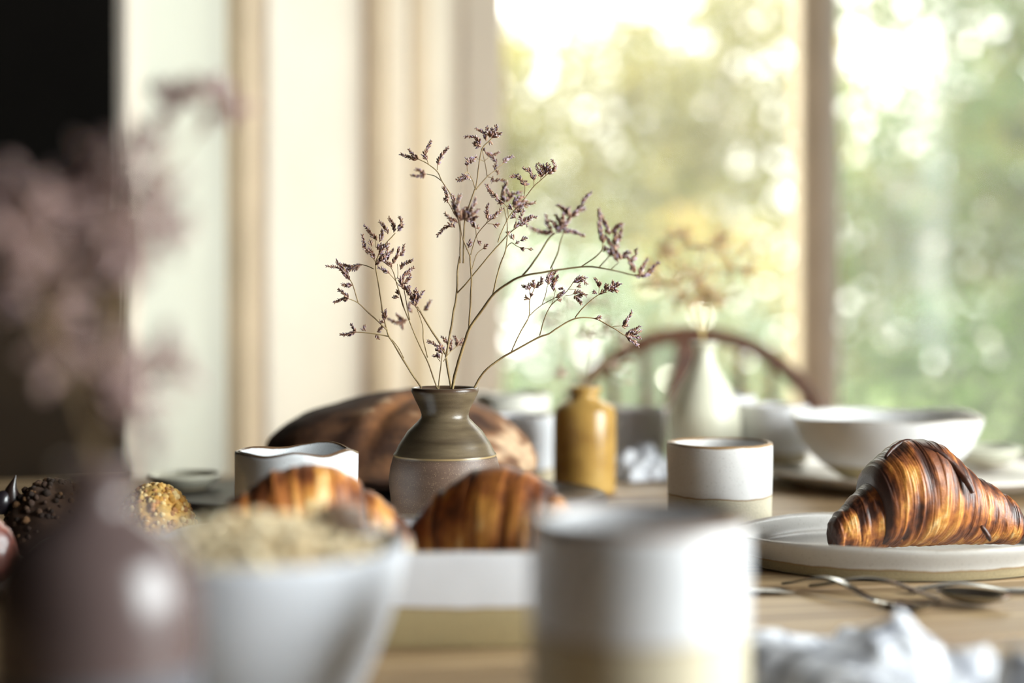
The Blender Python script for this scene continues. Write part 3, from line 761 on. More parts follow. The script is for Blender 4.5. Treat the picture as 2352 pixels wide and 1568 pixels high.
sprig('thin dried sprig rising second from the left in the central vase', [
    ('a', [(1010, 1680), (985, 1533), (905, 1310), (840, 1180), (760, 990), (700, 850), (670, 740), (640, 640), (600, 520), (540, 430)], dV, 1.09, .6, .3),
    ('a', [(905, 1270), (870, 1130), (860, 1000), (815, 860)], 1.1, 1.09, .45, .3), ('a', [(750, 950), (720, 800), (700, 690), (690, 600)], 1.095, 1.09, .45, .25), ('a', [(650, 640), (620, 600), (580, 560)], 1.09, 1.08, .35, .25),
    ('a', [(640, 600), (650, 560), (645, 470)], 1.09, 1.09, .3, .2), ('a', [(700, 850), (680, 800), (640, 640)], 1.1, 1.09, .35, .25)],
    [('a', [(670, 520), (690, 480), (775, 440)], 1.09, 1.3), ('a', [(690, 570), (740, 540), (785, 500)], 1.09, 1.2), ('a', [(680, 640), (690, 590), (750, 520)], 1.085, 1.3), ('a', [(700, 640), (740, 600), (760, 560)], 1.09, 1.2), ('a', [(735, 740), (740, 700), (745, 655)], 1.09, 1.2),
     ('a', [(580, 555), (540, 530), (480, 500)], 1.075, 1.4), ('a', [(660, 760), (610, 752)], 1.1), ('a', [(655, 740), (645, 695)], 1.1), ('a', [(690, 680), (665, 600)], 1.08, 1.3), ('a', [(600, 500), (560, 460), (500, 420)], 1.085, 1.3), ('a', [(720, 700), (700, 660), (680, 600)], 1.09, 1.2)], 2)
sprig('short dried sprig with low flower heads just above the mouth of the central vase', [
    ('a', [(985, 1680), (995, 1533), (1015, 1380), (1025, 1300), (1035, 1230)], dV - .01, 1.09, .6, .35), ('e', [(270, 1200), (215, 1130)], 1.09, 1.09, .35, .25), ('e', [(310, 1200), (380, 1095), (440, 1040), (480, 1000)], 1.092, 1.11, .35, .25)],
    [('e', [(265, 1170), (240, 1140), (188, 1135)], 1.09, 1.2), ('e', [(250, 1150), (225, 1110)], 1.09), ('e', [(290, 1080), (220, 1010), (112, 955)], 1.088, 1.3), ('e', [(290, 1110), (250, 1070), (212, 1060)], 1.09, 1.2), ('e', [(320, 1070), (290, 1030), (250, 1010)], 1.09, 1.4),
     ('e', [(350, 1000), (330, 940), (285, 915)], 1.1, 1.2), ('e', [(385, 1080), (395, 1010), (405, 945)], 1.105, 1.1), ('e', [(455, 1030), (470, 970), (440, 900)], 1.11, 1.4), ('e', [(485, 1010), (520, 970), (548, 925)], 1.11, 1.3)], 3)
sprig('tall dark dried sprig with the topmost and the upper left flower heads', [
    ('e', [(420, 1680), (400, 1530), (340, 1170), (345, 1100), (390, 850), (430, 600), (465, 390), (480, 100), (500, -60)], dV, 1.10, 1.0, .7),
    ('e', [(325, 1110), (265, 990), (150, 810), (0, 560), (830, 870, 'a'), (770, 790, 'a')], 1.10, 1.09, .95, .5),
    ('b', [(700, 1500), (705, 1200), (690, 1080), (660, 960), (610, 800), (520, 660), (470, 560), (380, 480), (280, 430)], 1.10, 1.09, .6, .35),
    ('b', [(735, 1500), (742, 1200), (752, 1060), (790, 920), (855, 740), (870, 700), (920, 350), (1000, 240), (1040, 200)], 1.10, 1.1, .65, .4),
    ('b', [(650, 1000), (600, 900), (565, 845)], 1.09, 1.09, .4, .3), ('b', [(515, 655), (440, 600), (360, 580)], 1.09, 1.12, .4, .3), ('b', [(380, 480), (365, 440)], 1.09, 1.09, .3, .3), ('b', [(465, 540), (470, 480)], 1.09, 1.09, .3, .3),
    ('b', [(855, 720), (830, 640), (780, 560), (740, 590)], 1.1, 1.09, .4, .25), ('b', [(780, 560), (775, 490), (810, 470)], 1.1, 1.09, .3, .2), ('b', [(865, 740), (980, 610), (1050, 550), (1150, 465)], 1.1, 1.115, .5, .3), ('b', [(980, 600), (960, 480), (935, 340)], 1.105, 1.11, .4, .3),
    ('b', [(990, 610), (1040, 620)], 1.11, 1.11, .3, .2), ('b', [(1060, 550), (1075, 500)], 1.11, 1.115, .3, .2), ('b', [(950, 450), (880, 420)], 1.11, 1.1, .3, .2), ('b', [(960, 440), (1010, 400)], 1.11, 1.12, .3, .2),
    ('e', [(475, 380), (600, 240), (790, 10), (480, 1120, 'c'), (660, 970, 'c')], 1.10, 1.08, .6, .4), ('c', [(360, 1210), (400, 1080), (490, 900), (560, 810), (700, 650), (820, 490), (910, 410), (1000, 330)], 1.1, 1.09, .45, .3),
    ('c', [(690, 640), (705, 560), (705, 490)], 1.095, 1.09, .35, .25), ('c', [(820, 490), (820, 420)], 1.09, 1.09, .3, .25), ('c', [(910, 410), (910, 370)], 1.09, 1.09, .3, .25), ('c', [(965, 360), (968, 330)], 1.09, 1.09, .3, .25), ('c', [(490, 880), (480, 780), (440, 720), (350, 640)], 1.1, 1.085, .35, .25), ('c', [(590, 940), (590, 910)], 1.09, 1.09, .3, .2)],
    [('a', [(800, 840), (780, 780), (755, 730)], 1.09, 1.3), ('a', [(810, 820), (815, 760), (810, 690)], 1.09, 1.4), ('a', [(820, 770), (840, 740), (865, 705)], 1.09, 1.3), ('a', [(790, 800), (760, 730), (735, 670)], 1.09, 1.2), ('a', [(800, 780), (790, 740), (800, 700)], 1.085, 1.3),
     ('a', [(770, 890), (745, 850), (755, 800)], 1.15, 1.5), ('a', [(730, 950), (650, 975), (560, 940)], 1.16, 1.4), ('a', [(700, 955), (665, 930), (640, 905)], 1.16, 1.4), ('a', [(690, 975), (688, 1020)], 1.16, 1.4), ('a', [(870, 870), (905, 830), (932, 782)], 1.15, 1.3),
     ('b', [(280, 430), (230, 390), (175, 330)], 1.1, 1.4), ('b', [(280, 430), (190, 410), (90, 375)], 1.1, 1.2), ('b', [(365, 440), (340, 380), (405, 240)], 1.09, 1.3), ('b', [(468, 490), (500, 410), (580, 310)], 1.09, 1.35), ('b', [(355, 580), (290, 600), (205, 595)], 1.15, 1.5), ('b', [(345, 590), (300, 550), (250, 530)], 1.15, 1.5),
     ('b', [(575, 850), (560, 780), (530, 710)], 1.09, 1.2), ('b', [(590, 820), (560, 850), (545, 835)], 1.09, 1.2), ('b', [(640, 870), (630, 800)], 1.08, 1.4),
     ('b', [(920, 300), (880, 290), (845, 260)], 1.095, 1.4), ('b', [(905, 290), (860, 205), (748, 200)], 1.095, 1.3), ('b', [(970, 240), (950, 160), (865, 110)], 1.095, 1.3), ('b', [(1010, 205), (985, 150), (975, 100)], 1.095, 1.4), ('b', [(1035, 210), (1070, 150), (1072, 82)], 1.095, 1.6), ('b', [(1045, 200), (1090, 180), (1122, 152)], 1.095, 1.2), ('b', [(1000, 240), (1025, 265)], 1.1), ('b', [(1020, 200), (1030, 150), (1040, 110)], 1.095, 1.5),
     ('b', [(745, 590), (780, 620), (675, 645)], 1.09, 1.1), ('b', [(780, 600), (740, 600), (700, 620)], 1.09, 1.2), ('b', [(770, 470), (815, 450), (870, 400)], 1.09, 1.3), ('b', [(790, 480), (780, 430), (830, 420)], 1.09, 1.2), ('b', [(775, 500), (768, 475)], 1.09),
     ('b', [(1140, 465), (1180, 420), (1245, 400)], 1.115, 1.3), ('b', [(1075, 560), (1060, 520), (1068, 475)], 1.12, 1.4), ('b', [(1085, 465), (1040, 420), (1005, 370)], 1.12, 1.1), ('b', [(960, 350), (1030, 385), (1105, 355)], 1.12, 1.0), ('b', [(1040, 600), (1040, 660)], 1.12, 1.1), ('b', [(1050, 650), (1100, 640), (1165, 650)], 1.12, 1.1), ('b', [(960, 350), (945, 330)], 1.12, 1.1), ('b', [(1085, 590), (1095, 550)], 1.12, 1.1),
     ('b', [(680, 1050), (670, 930), (705, 790)], 1.03, 1.6), ('b', [(700, 1040), (650, 950), (625, 860)], 1.03, 1.6), ('b', [(730, 1040), (820, 940), (865, 825)], 1.03, 1.6), ('b', [(740, 1050), (820, 1000), (890, 940)], 1.03, 1.6), ('b', [(680, 1080), (620, 1050), (545, 985)], 1.05, 1.4), ('b', [(650, 1130), (580, 1110), (470, 1210)], 1.07, 1.3), ('b', [(760, 1060), (820, 1050), (880, 1015)], 1.04, 1.5), ('b', [(700, 1050), (690, 980), (660, 930)], 1.03, 1.6), ('b', [(720, 1050), (770, 960), (780, 920)], 1.03, 1.6), ('b', [(690, 1060), (730, 1000), (740, 930)], 1.03, 1.6),
     ('c', [(650, 980), (740, 900), (850, 890)], 1.06, 1.5), ('c', [(640, 1000), (700, 960), (735, 990)], 1.06, 1.3), ('c', [(660, 940), (650, 880), (690, 800)], 1.06, 1.2), ('c', [(560, 1030), (600, 980), (640, 960)], 1.07, 1.4), ('c', [(690, 960), (760, 910), (790, 870)], 1.06, 1.5),
     ('c', [(910, 380), (890, 310), (850, 235)], 1.09, 1.3), ('c', [(930, 370), (930, 310), (905, 270)], 1.09, 1.3), ('c', [(965, 340), (960, 260), (880, 200)], 1.09, 1.2), ('c', [(968, 340), (985, 280), (980, 205)], 1.09, 1.3), ('c', [(1000, 335), (1090, 260), (1055, 150)], 1.09, 1.35), ('c', [(1000, 330), (1020, 280), (1010, 220)], 1.09, 1.4),
     ('c', [(820, 420), (790, 340), (755, 260)], 1.09, 1.2), ('c', [(770, 300), (730, 280), (680, 255)], 1.09), ('c', [(820, 410), (830, 380), (845, 360)], 1.09), ('c', [(705, 490), (680, 450), (645, 400)], 1.09, 1.0), ('c', [(700, 480), (720, 450), (710, 425)], 1.09, 1.5), ('c', [(650, 410), (610, 360), (515, 365)], 1.09, 1.2),
     ('c', [(350, 640), (270, 570), (215, 470)], 1.085, 1.25), ('c', [(400, 700), (340, 650)], 1.085), ('c', [(440, 710), (375, 710)], 1.085), ('c', [(545, 800), (500, 740)], 1.09, 1.2), ('c', [(590, 900), (555, 870), (580, 830)], 1.09, 1.2), ('c', [(620, 840), (600, 790)], 1.09, 1.2), ('c', [(620, 830), (650, 780)], 1.09, 1.1),
     ('c', [(440, 700), (420, 560), (475, 435)], 1.03, 1.7), ('c', [(470, 660), (550, 590), (665, 565)], 1.03, 1.6), ('c', [(460, 690), (500, 620), (470, 530)], 1.03, 1.7), ('c', [(540, 720), (600, 650), (680, 620)], 1.04, 1.6), ('c', [(560, 750), (680, 740), (830, 700)], 1.045, 1.5), ('c', [(540, 760), (620, 690), (730, 690)], 1.04, 1.6)], 4)
sprig('thick dried sprig forking right with clusters over the ochre bottle', [
    ('e', [(400, 1680), (410, 1530), (460, 1300), (560, 980), (620, 800), (760, 600), (900, 400), (1070, 270), (1250, 180), (1568, 120), (620, 735, 'd'), (780, 742, 'd'), (950, 775, 'd'), (1170, 825, 'd')], dV, 1.02, 1.35, .45),
    ('e', [(612, 800), (630, 500), (640, 200), (625, -20), (800, 1410, 'b'), (730, 1240, 'b'), (700, 1060, 'b')], 1.1, 1.06, .75, .35),
    ('b', [(812, 1410), (870, 1220), (970, 1090), (1030, 1040), (1110, 960)], 1.1, 1.08, .4, .25), ('b', [(870, 1210), (860, 1130), (825, 1060)], 1.1, 1.09, .3, .2), ('b', [(870, 1210), (880, 1260)], 1.1, 1.1, .3, .2), ('b', [(825, 1560), (870, 1410), (940, 1345)], 1.1, 1.1, .35, .25), ('b', [(970, 1090), (990, 1050)], 1.09, 1.09, .3, .2), ('b', [(985, 1090), (1050, 1095)], 1.09, 1.09, .3, .2), ('b', [(770, 1360), (770, 1320)], 1.1, 1.1, .3, .2),
    ('e', [(900, 390), (940, 200), (1000, 0), (460, 1280, 'c'), (475, 1000, 'c'), (440, 760, 'c')], 1.09, 1.06, .6, .35), ('c', [(460, 1280), (530, 1220), (620, 1270), (760, 1295)], 1.09, 1.08, .35, .25),
    ('e', [(1255, 170), (1390, 0), (1020, 1150, 'c'), (1090, 1100, 'c')], 1.06, 1.01, .75, .5), ('d', [(340, 750), (400, 620), (455, 430)], 1.05, 1.01, .6, .4),
    ('d', [(620, 735), (800, 600), (820, 480)], 1.05, 1.01, .5, .35), ('d', [(780, 742), (870, 650), (900, 560)], 1.04, 1.01, .45, .3), ('d', [(900, 755), (970, 690)], 1.03, 1.01, .35, .25)],
    [('b', [(990, 1060), (975, 960), (992, 888)], 1.09, 1.1), ('b', [(995, 1050), (1020, 1020)], 1.09, 1.0), ('b', [(1030, 1045), (1080, 990), (1140, 935)], 1.08, 1.2), ('b', [(1040, 1100), (1095, 1105)], 1.09, 1.2), ('b', [(860, 1140), (835, 1090), (800, 1040)], 1.09), ('b', [(870, 1140), (890, 1125)], 1.09), ('b', [(880, 1260), (912, 1290)], 1.1), ('b', [(785, 1340), (800, 1290), (815, 1260)], 1.1, 1.2), ('b', [(935, 1350), (980, 1305)], 1.1, 1.2),
     ('c', [(750, 1300), (795, 1290)], 1.08, 1.3), ('c', [(640, 1280), (690, 1300)], 1.08), ('c', [(580, 1230), (610, 1200)], 1.08, 1.3), ('c', [(640, 1190), (720, 1155)], 1.08, 1.2), ('c', [(560, 1180), (520, 1130)], 1.08, 1.3), ('c', [(475, 1120), (485, 1070)], 1.08, 1.1),
     ('c', [(1080, 1090), (920, 1080), (775, 1025)], 1.0, 1.8), ('c', [(1050, 1060), (990, 980), (975, 860)], 1.0, 1.8), ('c', [(1100, 1060), (1080, 960), (1000, 930)], 1.0, 1.8), ('c', [(1180, 1080), (1300, 1070), (1455, 1120)], 1.0, 1.8), ('c', [(1180, 1060), (1230, 970), (1330, 860)], 1.0, 1.8), ('c', [(1320, 880), (1400, 760), (1450, 740)], 1.0, 1.7), ('c', [(1420, 720), (1470, 650), (1555, 575)], 1.0, 1.8), ('c', [(1270, 860), (1200, 780), (1125, 725)], 1.0, 1.6), ('c', [(1330, 850), (1390, 810), (1475, 785)], 1.0, 1.9), ('c', [(1210, 970), (1190, 880), (1240, 770)], 1.0, 1.8), ('c', [(1150, 1040), (1160, 960), (1100, 860)], 1.0, 1.8), ('c', [(1100, 1080), (1180, 1020), (1250, 960)], 1.0, 1.9), ('c', [(1280, 900), (1270, 830), (1280, 760)], 1.0, 1.8),
     ('d', [(825, 520), (800, 380), (785, 205)], 1.0, 1.9), ('d', [(880, 440), (850, 340), (800, 240)], 1.0, 1.8), ('d', [(900, 420), (960, 360), (1000, 335)], 1.0, 1.7), ('d', [(940, 520), (985, 450), (1000, 360)], 1.0, 1.7), ('d', [(990, 670), (920, 560), (845, 445)], 1.0, 2.0), ('d', [(930, 540), (940, 470), (940, 400)], 1.0, 1.8), ('d', [(820, 590), (850, 565), (890, 575)], 1.0, 1.7), ('d', [(880, 640), (900, 590), (960, 540)], 1.0, 1.7), ('d', [(1000, 660), (1030, 610), (1075, 600)], 1.005, 1.7), ('d', [(1110, 790), (1090, 710), (1050, 630)], 1.005, 1.9), ('d', [(1080, 670), (1120, 640), (1130, 575)], 1.005, 1.6), ('d', [(1150, 810), (1190, 740), (1240, 665)], 1.01, 1.7), ('d', [(1170, 825), (1240, 790), (1335, 690)], 1.01, 1.7), ('d', [(1120, 800), (1160, 815), (1180, 780)], 1.01, 1.7), ('d', [(960, 690), (935, 640), (900, 600)], 1.0, 1.7)], 5)
sprig('pale dried sprig bending low to the right towards the pale bottle vase', [
    ('e', [(560, 1680), (670, 1530), (740, 1400), (820, 1300), (1000, 1160), (1120, 1090), (1450, 910), (1568, 870), (400, 1300, 'd'), (560, 1215, 'd'), (740, 1210, 'd'), (900, 1290, 'd'), (1030, 1370, 'd')], dV, 1.085, .95, .4),
    ('d', [(565, 1205), (650, 1100), (770, 1000), (860, 965)], 1.09, 1.08, .45, .35), ('d', [(235, 1370), (290, 1200), (350, 1080), (480, 970), (545, 880)], 1.095, 1.09, .45, .3), ('d', [(345, 1090), (390, 940)], 1.09, 1.09, .3, .2),
    ('e', [(1120, 1085), (1225, 860), (1330, 660), (1340, 480), (1395, 330)], 1.1, 1.09, .5, .3), ('e', [(1340, 650), (1490, 520), (400, 1010, 'd')], 1.1, 1.095, .35, .25), ('d', [(262, 1080), (290, 1000), (312, 910)], 1.095, 1.09, .3, .25),
    ('d', [(905, 1298), (925, 1285), (985, 1282)], 1.088, 1.088, .35, .2), ('d', [(500, 940), (580, 940)], 1.09, 1.09, .25, .2), ('d', [(480, 1000), (550, 990)], 1.09, 1.09, .25, .2), ('d', [(785, 990), (790, 930)], 1.08, 1.08, .25, .2), ('e', [(1355, 390), (1335, 340)], 1.09, 1.09, .25, .2)],
    [('d', [(1020, 1368), (1090, 1330), (1160, 1285)], 1.085, 1.3), ('d', [(1030, 1370), (1110, 1345), (1180, 1325)], 1.085, 1.3), ('d', [(1035, 1380), (1110, 1380), (1170, 1385)], 1.085, 1.3), ('d', [(1045, 1390), (1100, 1420), (1150, 1460)], 1.085, 1.25), ('d', [(1040, 1375), (1100, 1360), (1140, 1350)], 1.08, 1.4), ('d', [(1000, 1282), (1050, 1220), (1090, 1150)], 1.088, 1.3), ('d', [(1000, 1285), (1055, 1275)], 1.088), ('d', [(750, 1208), (805, 1200)], 1.088),
     ('d', [(770, 985), (740, 965)], 1.08, 1.3), ('d', [(790, 985), (830, 958)], 1.08, 1.3), ('d', [(790, 930), (775, 880), (745, 840)], 1.08), ('d', [(790, 920), (800, 880)], 1.08), ('d', [(845, 965), (860, 900)], 1.08, 1.2), ('d', [(870, 960), (900, 920), (920, 870)], 1.08, 1.4), ('d', [(880, 955), (940, 920), (985, 890)], 1.08, 1.4), ('d', [(890, 960), (930, 950), (960, 960)], 1.08, 1.3), ('d', [(900, 940), (940, 900), (960, 880)], 1.08, 1.3),
     ('d', [(545, 880), (610, 835), (670, 840)], 1.09, 1.1), ('d', [(570, 880), (630, 855), (680, 895)], 1.09, 1.1), ('d', [(580, 920), (610, 905)], 1.09, 1.3), ('d', [(545, 985), (600, 960), (670, 1000)], 1.09, 1.3), ('d', [(560, 1000), (590, 1030), (625, 1070)], 1.09, 1.3), ('d', [(570, 1000), (610, 1000), (640, 985)], 1.09, 1.4),
     ('d', [(385, 1020), (430, 990), (470, 965)], 1.09, 1.4), ('d', [(370, 960), (360, 900), (400, 850)], 1.09, 1.3), ('d', [(315, 900), (320, 830), (360, 760)], 1.09, 1.5), ('d', [(350, 930), (380, 860), (410, 820)], 1.09, 1.5), ('d', [(330, 880), (350, 820), (400, 770)], 1.09, 1.4), ('d', [(410, 935), (450, 930)], 1.09), ('d', [(400, 1040), (435, 1045)], 1.09),
     ('e', [(1400, 330), (1380, 280), (1390, 235)], 1.09, 1.6), ('e', [(1410, 320), (1440, 290), (1450, 260)], 1.09, 1.3), ('e', [(1460, 290), (1480, 250), (1490, 205)], 1.09, 1.3), ('e', [(1345, 350), (1300, 310), (1255, 300)], 1.09, 1.1), ('e', [(1340, 345), (1335, 310), (1325, 280)], 1.09, 1.1), ('e', [(1345, 460), (1310, 445), (1290, 425)], 1.09, 1.2), ('e', [(1350, 430), (1355, 385)], 1.09, 1.0)], 6)

def bunch(name, label, cat, base, tips, stemcol, brown, lil, group, seed, nsp=5, size=.012, bl=.004, gap=.0011, r0=.0008, foot=.10, fat=1.5, inpt=None):
    """one sprig per tip list: base point at the vase mouth, tips given as world points"""
    for i, tl in enumerate(tips):
        rnd = random.Random(seed + i)
        root = empty(name, base)
        tag(root, label[i], cat, group)
        mb = MB(); B = Vector(base)
        main = Vector(tl[0]) - B
        off = Vector((rnd.uniform(-.003, .003), rnd.uniform(-.003, .003), 0))
        dn = Vector((-main.x, -main.y, 0)); dn = dn.normalized() * .005 if dn.length > 0 else dn
        line = smoothline([off * .5 + dn + Vector((0, 0, -foot)), off, main * .5 + Vector((0, 0, main.length * .06)), main], 7)
        mb.tube(line, [r0 * (1 - .5 * q / (len(line) - 1)) for q in range(len(line))], 6, stemcol)
        for q, t in enumerate(tl):
            t = Vector(t) - B
            if q: 
                st = line[int(len(line) * rnd.uniform(.6, .85))]
                mb.tube(smoothline([st, st.lerp(t, .5) + Vector((0, 0, -.004)), t], 4), r0 * .5, 5, stemcol)
        mb.build('stem', stemm, root, angle=180)
        for q, t in enumerate(tl):
            t = Vector(t) - B
            for _ in range(nsp):
                d = Vector((rnd.gauss(0, 1), rnd.gauss(0, .6), rnd.gauss(.5, .8))).normalized() * size * rnd.uniform(.6, 1.3)
                s = t + Vector((rnd.gauss(0, 1), rnd.gauss(0, 1), rnd.gauss(0, 1))) * size * .35
                mb = MB(); spike(mb, rnd, [s, s + d * .5 + Vector((0, 0, .001)), s + d], bl, gap, brown, lil, fat)
                mb.build('flower_spike', budm, root, angle=180)
# near bunch, mauve and straw, very soft
def T(px, py, d): return tuple(P(px, py, d))
nb = (NVX, ND, TZ + .137)
bunch('dried_sprig', ['mauve dried sprig standing tallest in the near vase against the dark wall', 'pink mauve dried sprig at the upper left of the near bunch', 'straw coloured dried sprig low on the left of the near bunch', 'pink mauve dried sprig filling the middle of the near bunch', 'brown dried sprig reaching over the pale bay pane from the near vase', 'olive dried sprig low over the neck of the near vase'],
      'dried flower', nb,
      [[T(290, 370, .5), T(250, 430, .5), T(340, 480, .5)],
       [T(70, 450, .49), T(110, 480, .49), T(150, 520, .5), T(215, 530, .5), T(40, 510, .5)],
       [T(30, 590, .48), T(110, 640, .5), T(60, 700, .5), T(150, 690, .5)],
       [T(260, 540, .51), T(210, 590, .5), T(330, 560, .52), T(300, 640, .5)],
       [T(400, 250, .60), T(500, 225, .60)],
       [T(260, 880, .5), T(170, 820, .5), T(340, 830, .52), T(300, 960, .5)]],
      SC, [srgb(160, 124, 112), srgb(176, 142, 128), srgb(140, 108, 100)], [srgb(204, 180, 182), srgb(190, 164, 172), srgb(214, 190, 176)], 'dried sprigs in the near vase', 40, 9, .0125, .0052, .0016, .0011, .10, 2.0)
# ochre bottle stems
ob = (OX, OD, TZ + oz(890))
bunch('dried_sprig', ['fine straw stem leaning left in the ochre bottle', 'fine straw stem upright in the ochre bottle', 'fine straw stem leaning right in the ochre bottle'], 'dried flower', ob,
      [[T(1265, 740, OD), T(1300, 700, OD), T(1290, 860, OD)], [T(1370, 700, OD + .02), T(1345, 780, OD)], [T(1440, 790, OD), T(1400, 760, OD), T(1420, 845, OD)]],
      srgb(196, 176, 140), [srgb(200, 176, 150), srgb(180, 150, 130)], [srgb(216, 196, 176), srgb(204, 170, 164)], 'dried stems in the ochre bottle', 60, 7, .013, .005, .0022, .0009, .07, 1.2)
wb = (WX, WD, TZ + wz(792))
bunch('dried_sprig', ['hazy straw yellow sprig upright in the pale bottle vase', 'dusky pink dried sprig leaning left in the pale bottle vase', 'straw yellow sprig leaning right in the pale bottle vase'], 'dried flower', wb,
      [[T(1590, 640, WD), T(1570, 690, WD), T(1620, 680, WD)], [T(1530, 590, WD), T(1560, 560, WD), T(1500, 650, WD)], [T(1650, 560, WD), T(1690, 620, WD), T(1640, 700, WD)]],
      srgb(214, 190, 124), [srgb(224, 198, 132), srgb(206, 160, 136)], [srgb(232, 210, 150), srgb(216, 180, 160)], 'dried sprigs in the pale bottle vase', 80, 11, .022, .0062, .0024, .0011, .08, 1.2)

# ------------------------------------------------------------------ croissants
crm = vcol('croissant_crust', .48, .10, 700, .35, bdist=.0006)
def lerpc(a, b, t): t = max(0, min(1, t)); return tuple(x * (1 - t) + y * t for x, y in zip(a, b))
def interp(tab, u):
    if u <= tab[0][0]: return tab[0][1]
    for (a, x), (b, y) in zip(tab, tab[1:]):
        if u <= b:
            t = (u - a) / (b - a)
            return x + (y - x) * t
    return tab[-1][1]
C_DK = srgb(60, 30, 18); C_BR = srgb(116, 62, 30); C_OR = srgb(170, 102, 46); C_GO = srgb(212, 148, 68); C_PA = srgb(236, 206, 150)
def croissant(label, loc, rz, wraps, pale=0.0, bend=.012, seed=0, nu=90, nt=96, dep=1.05, flaps=(), scale=1.0):
    """wraps: list of height tables [(u, h)...] in mm along the roll; neighbours overlap and the larger roll laps over the smaller"""
    root = empty('croissant', loc, rz)
    tag(root, label, 'croissant')
    surf = []
    for wi, tab in enumerate(wraps):
        tab = [(a * scale, b * scale) for a, b in tab]
        u0, u1 = tab[0][0], tab[-1][0]
        vs = []; cs = []
        n_u = max(24, int(nu * (u1 - u0) / 60))
        for i in range(-2, n_u + 3):
            ii = max(0, min(n_u, i)); t = ii / n_u
            uu = u0 + (u1 - u0) * t
            hh = interp(tab, uu)
            shrink = 1.0
            if i < 0: shrink = .80 if i == -1 else .30
            if i > n_u: shrink = .80 if i == n_u + 1 else .30
            edge = min(t, 1 - t) * (u1 - u0)
            rnd_edge = 1 - .05 * math.exp(-edge / 1.0)
            for j in range(nt):
                th = 2 * PI * j / nt
                c, s = math.cos(th), math.sin(th)
                slant = 2.2 * math.sin(th * 1.0 + .6) * (1 if uu > 0 else -1)
                u = uu + slant * scale * (1 - abs(2 * t - 1) * .3) + (1.0 * noise.noise(Vector((c * 1.5, s * 1.5, seed + wi * 3.1))))
                sc = noise.noise(Vector((uu * .30, c * .8 + seed, s * .8))) * .6 + noise.noise(Vector((uu * .9 + 7, c * 1.5, s * 1.5 + seed))) * .4
                band = 1 - abs(noise.noise(Vector((uu * .17 + seed, c * .6, s * .6 + wi)))) * 2.4
                st = (1 - abs(sc) * 2) * .38 + band * .62
                big = noise.noise(Vector((uu * .06 + wi, c * 1.2, s * 1.2 + seed)))
                rad = (.5 * hh) * (1 + .04 * big) * rnd_edge * shrink + (st * 1.25 - .7) * scale * (1 if shrink == 1 else 0)
                y = -rad * dep * c
                z = hh * .5 + rad * s
                fl = hh * .5 * (1 - .86)
                if s < 0: z = hh * .5 + rad * s * .92
                z = max(z, hh * .02 + .1) if shrink == 1 else max(z, .6)
                yb = -bend * 1000 * (uu / 70) ** 2
                vs.append((u / 1000, (y + yb) / 1000, z / 1000))
                # crust colour: darker where the oven reaches the top and at wrap edges
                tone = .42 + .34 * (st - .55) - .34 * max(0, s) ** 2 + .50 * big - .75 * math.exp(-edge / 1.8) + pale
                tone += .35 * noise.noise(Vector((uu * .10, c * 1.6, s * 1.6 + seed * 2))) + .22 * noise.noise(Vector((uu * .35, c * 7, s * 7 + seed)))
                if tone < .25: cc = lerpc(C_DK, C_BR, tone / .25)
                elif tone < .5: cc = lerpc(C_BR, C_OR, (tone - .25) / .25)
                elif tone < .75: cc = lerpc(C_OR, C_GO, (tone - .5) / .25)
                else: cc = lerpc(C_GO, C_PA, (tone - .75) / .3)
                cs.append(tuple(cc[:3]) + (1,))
        m = n_u + 5
        fs = [(i * nt + j, i * nt + (j + 1) % nt, (i + 1) * nt + (j + 1) % nt, (i + 1) * nt + j) for i in range(m - 1) for j in range(nt)]
        fs.append(tuple(range(nt - 1, -1, -1))); fs.append(tuple((m - 1) * nt + j for j in range(nt)))
        mb = MB(); mb.add(vs, fs, cs)
        mb.build('wrap', crm, root, angle=60)
    for pts, rr, tone in flaps:
        mb = MB(); ln = smoothline([Vector(p) / 1000 for p in pts], 5)
        k_ = len(ln)
        mb.tube(ln, [rr / 1000 * (.35 + .65 * math.sin(PI * (.12 + .76 * q / (k_ - 1)))) * (1 + .25 * noise.noise(p * 400)) for q, p in enumerate(ln)], 9,
                [tuple(lerpc(C_DK, C_BR, tone + noise.noise(p * 300))[:3]) + (1,) for p in ln])
        mb.build('crust_flap', crm, root, angle=180)
    return root
# main croissant: sizes read in mm (0.3214 mm per px at 1.05 m)
q = .3214
def tabpx(lst): return [((px - 2110) * q * 1.06, h * q * 1.0) for px, h in lst]
wr_main = [
    tabpx([(1896, 74), (1905, 86), (1930, 105), (1958, 122), (1995, 138), (2030, 150)]),
    tabpx([(1936, 108), (1955, 128), (1992, 156), (2030, 178), (2080, 196), (2150, 190)]),
    tabpx([(1994, 176), (2003, 200), (2038, 230), (2085, 252), (2115, 258), (2145, 250), (2180, 228), (2210, 198), (2234, 176)]),
    tabpx([(2130, 180), (2200, 182), (2240, 170), (2262, 158), (2290, 140), (2314, 116)]),
    tabpx([(2240, 140), (2290, 126), (2318, 121), (2330, 110), (2340, 92), (2345, 72)])]
flaps_main = [([(10, -22, 72), (16, -31, 62), (20, -37, 54), (23, -40, 46)], 2.6, .1),
              ([(-4, -14, 78), (6, -22, 74), (14, -28, 66), (18, -32, 60)], 2.4, -.1),
              ([(-30, -8, 70), (-22, -4, 76), (-10, 0, 80.5), (4, 2, 80)], 2.2, -.1),
              ([(29, -41, 22), (33, -42.5, 16), (36, -42, 11)], 2.0, .1)]
MC = croissant('glossy dark golden croissant on the speckled plate at the right', (X(2118, 1.06), 1.075, TZ + .0122), R(14), wr_main, 0.0, .006, 3, 170, 150, .93, flaps_main)
